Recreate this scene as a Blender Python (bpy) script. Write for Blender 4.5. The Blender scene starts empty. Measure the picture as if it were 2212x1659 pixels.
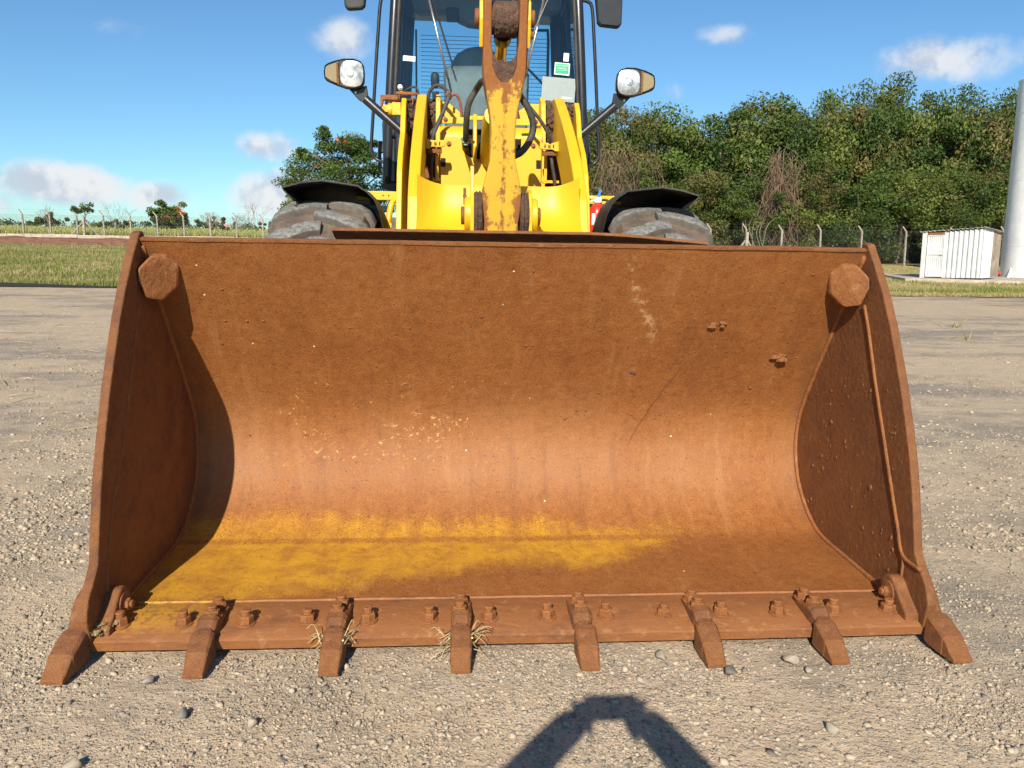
import bpy, bmesh, math, random
import numpy as np
from mathutils import Vector, Matrix, noise as mnoise

random.seed(7)
RNG = np.random.default_rng(11)
sc = bpy.context.scene
COL = sc.collection
RAD = math.radians

# ------------------------------------------------------------------ camera
CAM = Vector((-0.236, -2.4026, 1.45))
yaw, pitch, roll = RAD(4.104), RAD(10.427), RAD(0.90)
fwd = Vector((math.sin(yaw) * math.cos(pitch), math.cos(yaw) * math.cos(pitch), -math.sin(pitch)))
rgt = Vector((math.cos(yaw), -math.sin(yaw), 0))
upv = rgt.cross(fwd)
r2 = math.cos(roll) * rgt + math.sin(roll) * upv
u2 = -math.sin(roll) * rgt + math.cos(roll) * upv
cam_d = bpy.data.cameras.new('camera')
cam_d.sensor_width = 36
cam_d.lens = 36 * 1660.4 / 2212
cam_d.clip_start = 0.02
cam_d.clip_end = 3000
cam = bpy.data.objects.new('camera', cam_d)
COL.objects.link(cam)
m3 = Matrix((r2, u2, -fwd)).transposed()
cam.matrix_world = Matrix.Translation(CAM) @ m3.to_4x4()
sc.camera = cam

# ------------------------------------------------------------------ light, sky, exposure
SUN_EL, SUN_AZ = 32.8, 12.2          # the light travels 12.2 degrees right of +Y
sd = Vector((math.sin(RAD(SUN_AZ)) * math.cos(RAD(SUN_EL)), math.cos(RAD(SUN_AZ)) * math.cos(RAD(SUN_EL)), -math.sin(RAD(SUN_EL))))
sun_d = bpy.data.lights.new('sun', 'SUN')
sun_d.energy = 5.0
sun_d.angle = RAD(0.53)
sun_d.color = (1.0, 0.93, 0.80)
sun = bpy.data.objects.new('sun', sun_d)
sun.rotation_euler = sd.to_track_quat('-Z', 'Y').to_euler()
sun.location = (-10, -40, 30)
COL.objects.link(sun)
sc.view_settings.view_transform = 'Standard'
sc.view_settings.look = 'None'
sc.view_settings.exposure = 0.55
sc.view_settings.gamma = 1.0
sc.view_settings.use_curve_mapping = False
sc.cycles.use_denoising = True
sc.cycles.max_bounces = 6
sc.cycles.use_light_tree = False
sc.cycles.diffuse_bounces = 3
sc.cycles.glossy_bounces = 3
sc.cycles.adaptive_threshold = 0.02
sc.cycles.transparent_max_bounces = 10
sc.cycles.sample_clamp_indirect = 6.0


class NT:
    """Small helper around a node tree."""
    def __init__(self, tree):
        self.t = tree

    def n(self, kind, **kw):
        nd = self.t.nodes.new(kind)
        for k, v in kw.items():
            setattr(nd, k, v)
        return nd

    def put(self, sock, v):
        if isinstance(v, bpy.types.NodeSocket):
            self.t.links.new(v, sock)
        elif v is not None:
            if isinstance(v, (tuple, list)) and len(v) == 3 and sock.type == 'RGBA':
                v = (*v, 1.0)
            sock.default_value = v

    def math(self, op, a, b=None, c=None, clamp=False):
        nd = self.n('ShaderNodeMath', operation=op, use_clamp=clamp)
        self.put(nd.inputs[0], a)
        if b is not None:
            self.put(nd.inputs[1], b)
        if c is not None:
            self.put(nd.inputs[2], c)
        return nd.outputs[0]

    def vmath(self, op, a, b=None):
        nd = self.n('ShaderNodeVectorMath', operation=op)
        self.put(nd.inputs[0], a)
        if b is not None:
            self.put(nd.inputs[1], b)
        return nd.outputs['Value'] if op in ('DOT_PRODUCT', 'LENGTH') else nd.outputs[0]

    def noise(self, scale, detail=4, rough=0.55, vec=None, dist=0.0):
        nd = self.n('ShaderNodeTexNoise')
        nd.inputs['Scale'].default_value = scale
        nd.inputs['Detail'].default_value = detail
        nd.inputs['Roughness'].default_value = rough
        nd.inputs['Distortion'].default_value = dist
        if vec is not None:
            self.put(nd.inputs['Vector'], vec)
        return nd.outputs['Fac']

    def voro(self, scale, vec=None, feature='F1', rand=1.0):
        nd = self.n('ShaderNodeTexVoronoi', feature=feature)
        nd.inputs['Scale'].default_value = scale
        nd.inputs['Randomness'].default_value = rand
        if vec is not None:
            self.put(nd.inputs['Vector'], vec)
        return nd

    def ramp(self, fac, stops, interp='LINEAR'):
        nd = self.n('ShaderNodeValToRGB')
        cr = nd.color_ramp
        cr.interpolation = interp
        while len(cr.elements) > 1:
            cr.elements.remove(cr.elements[-1])
        for i, (p, c) in enumerate(stops):
            e = cr.elements[0] if i == 0 else cr.elements.new(p)
            e.position = p
            e.color = (*c, 1.0) if isinstance(c, (tuple, list)) else (c, c, c, 1.0)
        self.put(nd.inputs[0], fac)
        return nd.outputs[0]

    def mix(self, fac, a, b, blend='MIX'):
        nd = self.n('ShaderNodeMix', data_type='RGBA', blend_type=blend)
        self.put(nd.inputs['Factor'], fac)
        self.put(nd.inputs[6], a)
        self.put(nd.inputs[7], b)
        return nd.outputs[2]

    def step(self, v, a, b, lo=0.0, hi=1.0):
        nd = self.n('ShaderNodeMapRange', interpolation_type='SMOOTHSTEP')
        self.put(nd.inputs[0], v)
        self.put(nd.inputs[1], a)
        self.put(nd.inputs[2], b)
        nd.inputs[3].default_value = lo
        nd.inputs[4].default_value = hi
        return nd.outputs[0]

    def bump(self, h, strength, dist, normal=None):
        nd = self.n('ShaderNodeBump')
        nd.inputs['Strength'].default_value = strength
        nd.inputs['Distance'].default_value = dist
        self.put(nd.inputs['Height'], h)
        if normal is not None:
            self.put(nd.inputs['Normal'], normal)
        return nd.outputs[0]

    def mapping(self, vec, scale=(1, 1, 1), loc=(0, 0, 0)):
        nd = self.n('ShaderNodeMapping')
        self.put(nd.inputs[0], vec)
        nd.inputs['Scale'].default_value = scale
        nd.inputs['Location'].default_value = loc
        return nd.outputs[0]

    def sep(self, vec):
        nd = self.n('ShaderNodeSeparateXYZ')
        self.put(nd.inputs[0], vec)
        return nd.outputs


world = bpy.data.worlds.new('World')
sc.world = world
world.use_nodes = True
wt = NT(world.node_tree)
wt.t.nodes.clear()
sky = wt.n('ShaderNodeTexSky', sky_type='NISHITA')
sky.sun_disc = False
sky.sun_elevation = RAD(SUN_EL)
sky.sun_rotation = RAD(180 + SUN_AZ)
sky.altitude = 600
sky.air_density = 1.0
sky.dust_density = 0.25
sky.ozone_density = 2.2
vdir = wt.n('ShaderNodeTexCoord').outputs['Generated']
skyc = wt.mix(1.0, sky.outputs[0], (0.70, 1.02, 1.20), 'MULTIPLY')
cn = wt.noise(9.0, 7, 0.62, vdir)
cn_up = wt.noise(9.0, 3, 0.60, wt.mapping(vdir, (1, 1, 1), (0, 0, .018)))
# azimuth, elevation, half width, half height in degrees, density
CLOUDS = [(-8.2, 13.4, 3.1, 2.0, .52), (-13.6, 6.1, 3.3, 1.5, .78), (-25.4, 3.2, 4.4, 1.7, 1.0), (-20.2, 2.7, 3.0, 1.2, .85),
          (-12.6, 3.0, 4.2, 2.2, 1.05), (18.4, 13.8, 3.0, 1.1, .24), (31.8, 11.5, 6.2, 1.9, .66), (15.2, 10.4, 1.9, 1.0, .36),
          (-22.0, 12.7, 3.4, 1.2, .08), (-31, 1.9, 3.4, 1.2, .7), (58, 4, 6, 2, .9), (95, 9, 6, 2.2, .8), (140, 5, 7, 2.2, .9), (180, 14, 6, 2, .7),
          (225, 6, 7, 2.3, .9), (265, 10, 6, 2, .8), (300, 4, 6, 2, .9)]
fld = None
for (az, el, a, b, k) in CLOUDS:
    az, el = RAD(az), RAD(el)
    c = Vector((math.sin(az) * math.cos(el), math.cos(az) * math.cos(el), math.sin(el)))
    tr = Vector((math.cos(az), -math.sin(az), 0))
    tu = tr.cross(c)
    ts = tu / math.sin(RAD(b))
    x = wt.vmath('DOT_PRODUCT', vdir, tuple(tr / math.sin(RAD(a))))
    y = wt.math('SUBTRACT', wt.vmath('DOT_PRODUCT', vdir, tuple(ts)), c.dot(ts))
    d = wt.math('SUBTRACT', k, wt.math('MULTIPLY_ADD', x, x, wt.math('MULTIPLY', y, y)))
    fld = d if fld is None else wt.math('MAXIMUM', fld, d)
wob = wt.math('MULTIPLY', wt.math('SUBTRACT', cn, 0.47), 2.9)
body_ = wt.step(wt.math('ADD', fld, wob), 0.0, 0.85)
dens = wt.math('MULTIPLY', wt.math('MULTIPLY', body_, wt.step(fld, -1.0, 0.1)), wt.step(wt.math('MULTIPLY_ADD', wob, .45, fld), -.25, .95, .18, 1.0))
lit = wt.step(wt.math('SUBTRACT', cn, cn_up), -0.06, 0.05)
ccol = wt.mix(lit, (5.4, 5.9, 6.8), (8.0, 8.1, 8.3))
final = wt.mix(wt.math('MULTIPLY', dens, 0.95), skyc, ccol)
bg = wt.n('ShaderNodeBackground')
bg.inputs['Strength'].default_value = 0.074
wt.put(bg.inputs['Color'], final)
wo = wt.n('ShaderNodeOutputWorld')
wt.put(wo.inputs[0], bg.outputs[0])


# ------------------------------------------------------------------ materials
def newmat(name):
    m = bpy.data.materials.new(name)
    m.use_nodes = True
    t = NT(m.node_tree)
    b = m.node_tree.nodes['Principled BSDF']
    return m, t, b


def obj_co(t):
    return t.n('ShaderNodeTexCoord').outputs['Object']


def simple(name, col, rough=0.6, metal=0.0, var=0.12, vscale=6.0, bump=0.0, bscale=60.0, bdist=0.002):
    m, t, b = newmat(name)
    co = obj_co(t)
    f = t.noise(vscale, 5, 0.6, co)
    lo = tuple(c * (1 - var * 2) for c in col)
    hi = tuple(min(1, c * (1 + var)) for c in col)
    t.put(b.inputs['Base Color'], t.ramp(f, [(0.3, lo), (0.7, hi)]))
    b.inputs['Roughness'].default_value = rough
    b.inputs['Metallic'].default_value = metal
    if bump:
        t.put(b.inputs['Normal'], t.bump(t.noise(bscale, 5, 0.6, co), bump, bdist))
    return m


def rust_layers(t, co, fine=1.0):
    n1 = t.noise(3.0 * fine, 3, 0.62, co)
    n2 = t.noise(22.0 * fine, 4, 0.65, co)
    n3 = t.noise(120.0 * fine, 3, 0.75, co)
    f = t.math('ADD', t.math('MULTIPLY', n1, 0.18), t.math('ADD', t.math('MULTIPLY', n2, 0.27), t.math('MULTIPLY', n3, 0.55)))
    c = t.ramp(f, [(0.30, (0.110, 0.034, 0.0095)), (0.44, (0.215, 0.073, 0.0170)), (0.56, (0.280, 0.104, 0.026)), (0.72, (0.37, 0.165, 0.052))])
    return c, n1, n2, n3


def make_rust(name, tone=1.0):
    m, t, b = newmat(name)
    co = obj_co(t)
    rnd = t.n('ShaderNodeObjectInfo').outputs['Random']
    c, n1, n2, n3 = rust_layers(t, t.vmath('ADD', co, t.n('ShaderNodeObjectInfo').outputs['Location']), 1.6)
    c = t.mix(t.math('MULTIPLY', t.step(t.noise(9, 5, .65, co), .45, .68), t.math('MULTIPLY_ADD', rnd, .6, .15)), c, (.13, .045, .022))
    c = t.mix(t.math('MULTIPLY', t.step(t.noise(16, 5, .7, co), .56, .70), t.math('MULTIPLY_ADD', rnd, -.5, .6)), c, (.40, .205, .085))
    if tone != 1.0:
        c = t.mix(1.0, c, (tone, tone, tone), 'MULTIPLY')
    t.put(b.inputs['Base Color'], c)
    b.inputs['Roughness'].default_value = 0.75
    b.inputs['Metallic'].default_value = 0.0
    nrm = t.bump(n3, 0.6, 0.005)
    t.put(b.inputs['Normal'], t.bump(n2, 0.55, 0.010, nrm))
    return m


def make_bucket_mat():
    m, t, b = newmat('bucket_rust')
    co = obj_co(t)
    s = t.n('ShaderNodeAttribute', attribute_name='arc').outputs['Fac']
    X = t.sep(co)[0]
    c, n1, n2, n3 = rust_layers(t, co, 1.0)
    # dusty pale sheen on the curve
    dust = t.math('MULTIPLY', t.step(s, 0.95, 1.25), t.step(s, 1.85, 1.35))
    dn = t.noise(2.2, 4, 0.6, t.mapping(co, (1, .5, .5)))
    c = t.mix(t.math('MULTIPLY', dust, t.step(dn, .3, .7, .05, .36)), c, (0.36, 0.185, 0.085))
    # grime, and scrape marks that run along the digging direction
    xs_v = t.n('ShaderNodeCombineXYZ')
    t.put(xs_v.inputs[0], t.math('MULTIPLY_ADD', t.noise(2.0, 3, .6, co), 1.5, t.math('MULTIPLY', X, 11.0)))
    t.put(xs_v.inputs[1], t.math('MULTIPLY', s, 1.3))
    streak = t.noise(1.0, 3, .65, xs_v.outputs[0], .3)
    c = t.mix(t.math('MULTIPLY', t.step(streak, .55, .72), .18), c, (.40, .215, .10))
    c = t.mix(t.math('MULTIPLY', t.step(streak, .45, .30), .28), c, (.13, .05, .02))
    g = t.noise(7.0, 4, 0.72, co, 0.8)
    c = t.mix(t.math('MULTIPLY', t.step(g, .60, .72), .30), c, (0.10, 0.05, 0.028))
    corner = t.math('MULTIPLY', t.step(t.math('ABSOLUTE', X), 1.36, 1.5), t.step(t.noise(11, 5, .6, co), .35, .65))  # mottled darkening towards both ends of the shell
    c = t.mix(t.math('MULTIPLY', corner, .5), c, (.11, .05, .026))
    # remains of the yellow paint on the floor
    xf = t.math('DIVIDE', t.math('ADD', X, 1.5), 3.0)
    sb = t.ramp(xf, [(0.0, .07), (.17, .10), (.33, .16), (.5, .20), (.6, .195), (.67, .225), (.72, .275), (.8, .335), (.9, .362), (1., .375)])
    se = t.ramp(xf, [(0.0, .435), (.3, .415), (.5, .405), (.75, .395), (.9, .385), (1., .37)])
    sb = t.math('MULTIPLY', t.sep(sb)[0], 2.5)
    se = t.math('MULTIPLY', t.sep(se)[0], 2.5)
    wv = t.math('MULTIPLY', t.math('SUBTRACT', t.noise(3.0, 5, 0.6, co), .5), .30)
    sw = t.math('ADD', s, wv)
    lo = t.step(t.math('SUBTRACT', sw, sb), -0.10, 0.16)
    hi = t.step(t.math('SUBTRACT', se, sw), -0.06, 0.12)
    ym = t.math('MULTIPLY', t.math('MULTIPLY', lo, hi), t.step(X, 1.35, .35, .25, 1.0))
    curve = t.step(s, .80, .90)
    crease = t.math('MULTIPLY', t.step(s, .79, .825), t.step(s, .875, .84))
    ym = t.math('MULTIPLY', ym, t.math('MULTIPLY_ADD', t.math('MAXIMUM', t.math('MULTIPLY', crease, .55), t.math('MULTIPLY', curve, .30)), -.85, 1.0))
    fn = t.math('ADD', t.math('MULTIPLY', t.noise(170.0, 2, .75, co), .55), t.math('ADD', t.math('MULTIPLY', t.noise(30., 4, .7, co), .25), t.math('MULTIPLY', streak, .20)))
    ym = t.step(t.math('ADD', ym, t.math('MULTIPLY', t.math('SUBTRACT', fn, .5), 3.2)), .22, 1.15)
    ym = t.math('MULTIPLY', ym, t.step(t.noise(8., 6, .7, co, .4), .34, .62, .42, 1.0))
    ycol = t.mix(t.noise(5., 6, .65, co), (0.44, 0.215, 0.018), (0.64, 0.345, 0.018))
    c = t.mix(t.math('MULTIPLY', ym, .86), c, ycol)
    # pale scuffs and stuck lime
    rx_ = t.math('MULTIPLY', t.step(X, -1.25, -.95), t.step(X, .25, -.35))
    reg = t.math('MULTIPLY', t.step(t.noise(5.5, 4, .6, co), .50, .62), t.math('MULTIPLY_ADD', rx_, .85, .15))
    band = t.math('MULTIPLY', t.step(s, 1.15, 1.4), t.step(s, 1.85, 1.6))
    sc1 = t.step(t.noise(46.0, 5, .74, co, .4), .57, .65)
    c = t.mix(t.math('MULTIPLY', t.math('MULTIPLY', sc1, reg), t.math('MULTIPLY_ADD', band, .9, .03)), c, (0.66, 0.42, 0.17))
    wsp = t.voro(26., co)
    wh = t.step(wsp.outputs['Distance'], .10, .05)
    wh = t.math('MULTIPLY', wh, t.step(t.n('ShaderNodeSeparateColor').outputs[0], 2, 3))
    sepc = t.n('ShaderNodeSeparateColor')
    t.put(sepc.inputs[0], wsp.outputs['Color'])
    wh = t.math('MULTIPLY', t.step(wsp.outputs['Distance'], .13, .08), t.step(sepc.outputs[0], .982, .986))
    c = t.mix(wh, c, (.75, .68, .55))
    # long pale scrape at the upper right
    px = t.math('SUBTRACT', X, t.math('MULTIPLY_ADD', t.math('SUBTRACT', 2.45, s), .42, .48))
    scr = t.math('MULTIPLY', t.step(t.math('ABSOLUTE', t.math('ADD', px, t.math('MULTIPLY', t.math('SUBTRACT', t.noise(9, 4, .6, co), .5), .10))), .05, .012), t.math('MULTIPLY', t.step(s, 1.93, 2.1), t.step(s, 2.47, 2.38)))
    c = t.mix(t.math('MULTIPLY', scr, t.step(n2, .50, .66, 0, .6)), c, (.55, .36, .18))
    pth = t.math('ADD', .62, t.math('MULTIPLY', t.math('SUBTRACT', s, 1.35), .45))
    sq = t.math('ABSOLUTE', t.math('ADD', t.math('SUBTRACT', X, pth), t.math('MULTIPLY', t.math('SUBTRACT', t.noise(6, 4, .6, co), .5), .06)))
    skr = t.math('MULTIPLY', t.step(sq, .008, .003), t.math('MULTIPLY', t.step(s, 1.32, 1.40), t.step(s, 1.88, 1.74)))
    c = t.mix(t.math('MULTIPLY', skr, .6), c, (.12, .045, .02))
    # dark pits
    pit = t.voro(48., co)
    sp2 = t.n('ShaderNodeSeparateColor')
    t.put(sp2.inputs[0], pit.outputs['Color'])
    pm = t.math('MULTIPLY', t.step(pit.outputs['Distance'], .22, .10), t.step(sp2.outputs[1], .72, .80))
    c = t.mix(t.math('MULTIPLY', pm, .6), c, (.075, .03, .014))
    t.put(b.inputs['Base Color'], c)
    t.put(b.inputs['Roughness'], t.math('MULTIPLY_ADD', n2, .35, .48))
    b.inputs['Specular IOR Level'].default_value = 0.35
    nrm = t.bump(t.math('ADD', n3, t.math('MULTIPLY', pm, -.8)), .45, .003)
    nrm = t.bump(n2, .35, .010, nrm)
    t.put(b.inputs['Normal'], nrm)
    return m


def make_edge_mat():
    m, t, b = newmat('cutting_edge_rust')
    co = obj_co(t)
    c, n1, n2, n3 = rust_layers(t, t.mapping(co, (.35, 1, 1)), 2.0)
    c = t.mix(.45, c, (.28, .115, .045))
    X = t.sep(co)[0]
    Y = t.sep(co)[1]
    c = t.mix(t.math('MULTIPLY', t.step(t.noise(6, 7, .72, t.mapping(co, (.5, 1, 1))), .52, .66), .55), c, (.12, .052, .028))
    c = t.mix(t.math('MULTIPLY', t.step(t.noise(23, 6, .7, co), .55, .66), .45), c, (.40, .21, .085))
    ym = t.math('MULTIPLY', t.step(t.math('ADD', X, t.math('MULTIPLY', n2, .7)), -.55, -1.05), t.step(t.math('ADD', Y, t.math('MULTIPLY', n2, .2)), .27, .40))
    ym = t.math('MULTIPLY', ym, t.step(t.noise(40, 5, .7, co), .36, .55))
    c = t.mix(t.math('MULTIPLY', ym, .65), c, (.55, .29, .02))
    t.put(b.inputs['Base Color'], c)
    b.inputs['Roughness'].default_value = .62
    nrm = t.bump(n3, .4, .003)
    t.put(b.inputs['Normal'], t.bump(t.noise(12, 6, .7, t.mapping(co, (.25, 1, 1))), .5, .01, nrm))
    return m


def make_yellow(name, wear=0.0, zrust=None, gloss=.46, cols=((.63, .355, .007), (.72, .425, .009))):
    m, t, b = newmat(name)
    co = obj_co(t)
    base = t.mix(t.noise(2.5, 4, .6, co), *cols)
    base = t.mix(t.math('MULTIPLY', t.step(t.noise(11, 6, .7, co), .5, .8), .35), base, (.55, .30, .03))
    n2 = t.noise(30, 6, .7, co)
    f = t.math('ADD', t.math('MULTIPLY', t.noise(7, 7, .7, co, .6), .5), t.math('ADD', t.math('MULTIPLY', n2, .3), t.math('MULTIPLY', t.noise(90, 4, .7, t.mapping(co, (1, 1, .35))), .2)))
    thr = .74 - wear
    if zrust:
        z = t.sep(co)[2]
        f = t.math('ADD', f, t.math('MULTIPLY', t.step(z, zrust[0], zrust[1]), zrust[2]))
    if name.startswith('worn'):
        sx_, sy_, sz_ = t.sep(co)[:3]
        f = t.math('ADD', f, t.math('MULTIPLY', t.math('MULTIPLY', t.step(t.math('ABSOLUTE', sx_), .055, .098), t.step(sz_, 1.80, 1.60)), .17))
        f = t.math('ADD', f, t.math('MULTIPLY', t.step(t.math('ABSOLUTE', t.math('SUBTRACT', sx_, .006)), .022, .003), .06))
    rm = t.step(f, thr - .03, thr + .05)
    rc_, a1, a2, a3 = rust_layers(t, co, 2.5)
    c = t.mix(rm, base, rc_)
    t.put(b.inputs['Base Color'], c)
    t.put(b.inputs['Roughness'], t.math('MULTIPLY_ADD', rm, .4, gloss))
    t.put(b.inputs['Normal'], t.bump(t.math('ADD', t.math('MULTIPLY', rm, -.5), t.math('MULTIPLY', n2, .25)), .25, .004))
    return m


MAT = {}
MAT['bucket'] = make_bucket_mat()
MAT['edge'] = make_edge_mat()
MAT['rust'] = make_rust('rust_steel')
MAT['rust_dark'] = make_rust('rust_dark_steel', .8)
MAT['rust_plate_shaded'] = make_rust('rust_side_plate_shaded', .70)  # same rust darkened: shade of the side plates is in the colour
MAT['yellow'] = make_yellow('yellow_paint', .03)
MAT['yellow_worn'] = make_yellow('worn_yellow_paint', .195, (2.10, 2.42, .27), .5, ((.50, .285, .02), (.62, .37, .025)))
MAT['yellow_mid'] = make_yellow('scuffed_yellow_paint', .10, None, .4)
MAT['mud'] = simple('dried_mud', (.115, .062, .04), .95, 0, .25, 25, .9, 45, .02)
MAT['black'] = simple('black_paint', (.018, .019, .022), .32, 0, .2, 8, .15, 90)
MAT['black_plastic'] = simple('black_plastic', (.025, .024, .023), .62, 0, .3, 10, .3, 120)
MAT['fender'] = simple('fender_plastic', (.035, .030, .027), .6, 0, .35, 5, .3, 70)
MAT['grey_plastic'] = simple('dash_plastic', (.15, .145, .14), .6, 0, .1, 10, .2, 150)
MAT['seat'] = simple('seat_vinyl', (.24, .265, .255), .55, 0, .12, 6)
MAT['dark'] = simple('dark_interior', (.012, .011, .010), .9)
MAT['hose'] = simple('hose_rubber', (.055, .048, .042), .7, 0, .35, 14, .2, 160)
MAT['hose_red'] = simple('red_brown_hose', (.22, .055, .035), .65, 0, .3, 18)
MAT['fitting'] = simple('green_zinc_fitting', (.34, .50, .42), .4, .5, .2, 20)
MAT['steel'] = simple('bright_steel', (.55, .53, .48), .35, .9, .15, 30)
MAT['red'] = simple('red_enamel', (.72, .035, .025), .28, 0, .06, 5)
MAT['white'] = simple('white_paint', (.80, .79, .76), .45, 0, .05, 3)
MAT['blue'] = simple('blue_plastic', (.03, .20, .62), .4)
MAT['amber'] = None
MAT['concrete'] = simple('concrete', (.44, .37, .29), .9, 0, .18, 3, .4, 40, .01)
MAT['post'] = simple('weathered_concrete_post', (.36, .31, .25), .9, 0, .22, 5, .4, 50, .01)
MAT['wire'] = simple('galvanised_wire', (.13, .125, .12), .55, .3, .1, 3)
MAT['bark'] = simple('bark', (.15, .12, .09), .95, 0, .35, 8, .6, 20, .03)
MAT['twig'] = simple('dry_vine', (.20, .13, .085), .95, 0, .35, 3)
MAT['bare'] = simple('bare_twigs', (.24, .19, .15), .95, 0, .3, 3)
MAT['panel'] = simple('floodlight_body', (.16, .145, .13), .6, 0, .1)
MAT['straw'] = simple('dry_straw', (.48, .36, .19), .85, 0, .3, 40)
MAT['strip_black'] = simple('foot_strip_black', (.012, .012, .013), .9, 0, .2, 10, .3, 60)
MAT['cloth'] = simple('dark_cloth', (.05, .06, .09), .9)
MAT['skin'] = simple('skin', (.45, .28, .2), .55)


def make_tyre():
    m, t, b = newmat('dusty_tyre_rubber')
    co = obj_co(t)
    f = t.math('ADD', t.math('MULTIPLY', t.noise(4, 5, .6, co), .6), t.math('MULTIPLY', t.noise(45, 5, .65, co), .4))
    t.put(b.inputs['Base Color'], t.ramp(f, [(.34, (.052, .040, .031)), (.5, (.125, .088, .062)), (.66, (.19, .137, .096))]))
    b.inputs['Roughness'].default_value = .85
    t.put(b.inputs['Normal'], t.bump(t.noise(60, 5, .6, co), .3, .004))
    return m


def make_lug():
    m, t, b = newmat('worn_lug_rubber')
    co = obj_co(t)
    top = t.n('ShaderNodeAttribute', attribute_name='crown').outputs['Fac']
    f = t.noise(38, 6, .75, co, .3)
    worn = t.ramp(f, [(.34, (.06, .057, .054)), (.5, (.155, .148, .137)), (.68, (.26, .25, .225))])
    side = t.ramp(t.noise(20, 5, .6, co), [(.3, (.07, .058, .05)), (.7, (.15, .12, .095))])
    t.put(b.inputs['Base Color'], t.mix(t.step(top, .45, .9), side, worn))
    b.inputs['Roughness'].default_value = .8
    t.put(b.inputs['Normal'], t.bump(f, .5, .006))
    return m


def make_glass(name, tint, refl=.08):
    m = bpy.data.materials.new(name)
    m.use_nodes = True
    t = NT(m.node_tree)
    t.t.nodes.clear()
    tr = t.n('ShaderNodeBsdfTransparent')
    tr.inputs[0].default_value = (*tint, 1)
    gl = t.n('ShaderNodeBsdfGlossy')
    gl.inputs['Roughness'].default_value = .02
    fr = t.n('ShaderNodeFresnel')
    fr.inputs[0].default_value = 1.45
    mx = t.n('ShaderNodeMixShader')
    t.put(mx.inputs[0], t.math('MULTIPLY', fr.outputs[0], refl / .04))
    t.put(mx.inputs[1], tr.outputs[0])
    t.put(mx.inputs[2], gl.outputs[0])
    o = t.n('ShaderNodeOutputMaterial')
    t.put(o.inputs[0], mx.outputs[0])
    return m


def make_frosted(name, col, alpha):
    m, t, b = newmat(name)
    co = obj_co(t)
    t.put(b.inputs['Base Color'], t.mix(t.noise(40, 5, .6, co), tuple(c * .75 for c in col), col))
    b.inputs['Roughness'].default_value = .7
    b.inputs['Alpha'].default_value = alpha
    return m


def make_lens(name, col, ribs):
    m, t, b = newmat(name)
    co = obj_co(t)
    w = t.n('ShaderNodeTexWave', bands_direction='X' if ribs > 0 else 'Z')
    w.inputs['Scale'].default_value = abs(ribs)
    t.put(w.inputs['Vector'], co)
    t.put(b.inputs['Base Color'], t.mix(w.outputs['Fac'], tuple(c * .6 for c in col), col))
    b.inputs['Roughness'].default_value = .12
    b.inputs['Metallic'].default_value = .25
    t.put(b.inputs['Normal'], t.bump(w.outputs['Fac'], .4, .004))
    return m


MAT['tyre'] = make_tyre()
MAT['lug'] = make_lug()
MAT['glass'] = make_glass('cab_glass', (.87, .95, .96), .05)
MAT['amber'] = make_lens('clear_amber_lens', (.46, .35, .18), 55)
MAT['label_grey'] = make_frosted('faded_decal', (.40, .45, .44), .78)
MAT['film'] = make_frosted('wiper_smear_film', (.8, .85, .85), .10)


def make_reflector():
    m, t, b = newmat('headlamp_reflector')
    co = obj_co(t)
    f = t.noise(16, 3, .5, co)
    t.put(b.inputs['Base Color'], t.ramp(f, [(.35, (.26, .26, .25)), (.65, (.74, .74, .72))]))
    b.inputs['Metallic'].default_value = .35
    b.inputs['Roughness'].default_value = .16
    return m


MAT['reflector'] = make_reflector()


def make_gold():
    m, t, b = newmat('rod_chrome')
    t.put(b.inputs['Base Color'], t.mix(t.noise(8, 3, .5, obj_co(t)), (.62, .46, .20), (.72, .60, .38)))
    b.inputs['Metallic'].default_value = 1.0
    b.inputs['Roughness'].default_value = .22
    return m


MAT['chrome'] = make_gold()


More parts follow.
